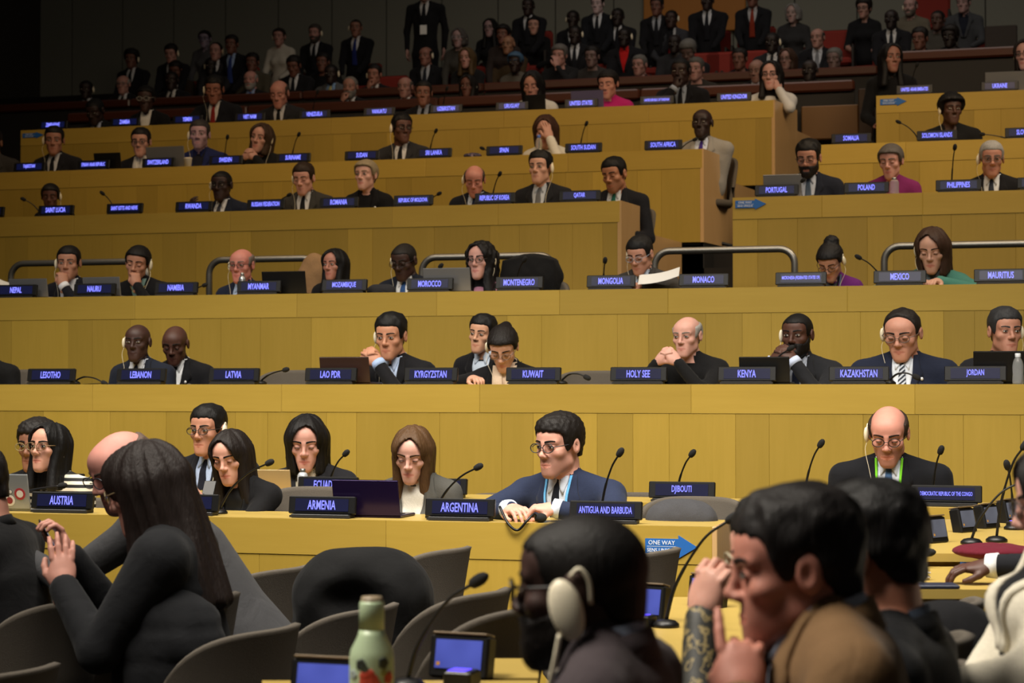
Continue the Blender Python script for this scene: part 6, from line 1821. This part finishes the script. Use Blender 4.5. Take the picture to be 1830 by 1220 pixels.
def fmic(tip, foot, z, label, r=1.0, dd=-.05):
    a = atZ(foot[0], foot[1], z); b = atD(tip[0], tip[1], FPX / pxscale(a) + dd)
    root = empty('gooseneck_microphone', a, 0, label, 'microphone', 'gooseneck microphones')
    T = b - a
    link('base', MICBASE, root)
    m1 = T * [.18, .18, .42]; m2 = T * [.6, .6, .82]
    pts = smoothcurve([np.zeros(3) + [0, 0, .018], m1, m2, T], 22)
    MB().tube(pts, [.0055 * r if i < 10 else .0042 * r for i in range(len(pts))], 8).build('stem', BLACKP, root, True)
    u = unit(pts[-1] - pts[-3])
    MB().tube([T - u * .010, T - u * .004, T + u * .008, T + u * .024, T + u * .036, T + u * .042], [.006, .012, .0145, .0145, .010, .003], 12).build('capsule', FOAM, root, True)
fmic((846, 1042), (728, 1228), FDZ, 'blurred gooseneck microphone above the nearest lit console')
fmic((1302, 930), (1190, 1120), FDZ - .04, 'dark gooseneck stem rising left of the brown jacket')
fmic((1652, 988), (1585, 1012), FDZ + .05, 'microphone lying level right of the thick black hair')
fmic((1822, 862), (1736, 972), .94, 'gooseneck microphone bending right over the red folder')
fmic((1801, 836), (1812, 946), .94, 'gooseneck microphone behind the red folder, upright')
fmic((1828, 800), (1781, 968), .94, 'tall gooseneck microphone at the right edge')
# flask
def flask():
    p = atZ(664, 1330, FDZ)
    root = empty('drinking_flask', p, 0, 'pale green flask with red flower print in the foreground', 'bottle')
    DD = FPX / pxscale(p)
    H = float(atD(664, 1074, DD)[2] - p[2])
    R = 40 / FPX * DD
    print_ = spotted('flower_print', 'aebf9c', ['aebf9c', 'b03a28', 'c8563a', '2a2f22'], 14)
    MB().lathe([(R * .92, 0), (R, .01), (R, H * .60), (R * .94, H * .66), (R * .62, H * .76), (R * .56, H * .80)], 30).build('body', plain('flask_green', 'a9bb98', .4), root, True)
    MB().lathe([(R * .56, H * .79), (R * .56, H * .98), (R * .50, H)], 26).build('neck', plain('flask_green', 'a9bb98', .4), root, True)
    MB().lathe([(R * .46, H * .96), (R * .50, H * 1.0), (R * .46, H * 1.03), (R * .2, H * 1.035)], 24).build('stopper', plain('flask_wood', '8a7a62', .5), root, True)
    cy = camyaw(p)
    for (da, z, rr, c) in [(-.15, .475, .017, 'b4402c'), (.12, .44, .012, 'c25038'), (-.50, .575, .010, '2a3028'), (.55, .585, .010, '2f352a'), (-.30, .545, .007, '3a4030'), (.15, .39, .011, '2a3028'), (.85, .48, .011, 'b4402c'), (-.95, .50, .009, '8f9a98'), (.55, .52, .007, '8a8a4a'), (-.2, .34, .012, 'bb4a34'), (2.2, .5, .015, 'b4402c'), (3.4, .45, .013, 'c25038')]:
        a = cy - math.pi / 2 + da
        for q in range(5):
            t = 2 * math.pi * q / 5
            aa = a + math.cos(t) * rr * .6 / R; zz = z * H + math.sin(t) * rr * .6
            MB().ell((R * math.cos(aa), R * math.sin(aa), zz), (.0022, rr * .62, rr * .62), 10, 6, rotz(aa)).build('printed_petal', plain('petal_' + c, c, .5), root, True)
flask()
# red folder, earbuds, notebook, bits
def pillowbox(name, label, cat, px0, px1, pyb, pyt, z, D0, mat, hgt):
    p = atZ((px0 + px1) / 2, pyb, z); s = pxscale(p)
    w = (px1 - px0) / s
    def fn(P): return sd_ell(P, (0, 0, hgt / 2), (w / 2, .13, hgt * .62)) - .002 * nz(P, 60)
    v, f = nets(fn, (-w * .6, -.2, -.02), (w * .6, .2, hgt * 1.4), .008)
    o = link(name, mesh(name, v, f, mat), None, p + [0, .1, 0], (0, 0, YAW))
    return tag(o, label, cat)
pillowbox('folder', 'dark red padded folder lying on the desk at the right edge', 'folder', 1700, 1846, 1000, 968, .94, 0, cloth('551020'), .045)
p = atZ(1646, 1036, FDZ + .05)
root = empty('earbud_case', p, YAW, 'white earbud case on the right-hand desk', 'case')
MB().box(-.032, .032, -.016, .016, 0, .018, .008).build('shell', plain('case_white', 'd8d0c6', .3), root, True)
MB().box(-.032, .032, -.016, .016, .0185, .030, .008).build('lid', plain('case_white', 'd8d0c6', .3), root, True)
sheets(atZ(1620, 1046, FDZ + .05) + [0, 0, .003], .13, .09, 'white notepaper left of the earbud case', YAW, 0, 2, .002)
p = atZ(1660, 1050, FDZ + .05)
o = MB().box(-.09, .09, -.05, .05, 0, .012, .003).build('notebook', plain('notebook_navy', '1a2136', .5), None, False, tuple(p + [0, 0, .001]), (0, 0, YAW)); tag(o, 'thin navy notebook below the earbud case', 'notebook')
arrow_y = None
d = atD(1730, 1030, 6.97)
arrow_sign(1716, 1790, 1000, 1033, float(atD(1750, 1020, 6.955)[1]) - .09, 'blue ONE WAY arrow behind the reaching hand at the right')
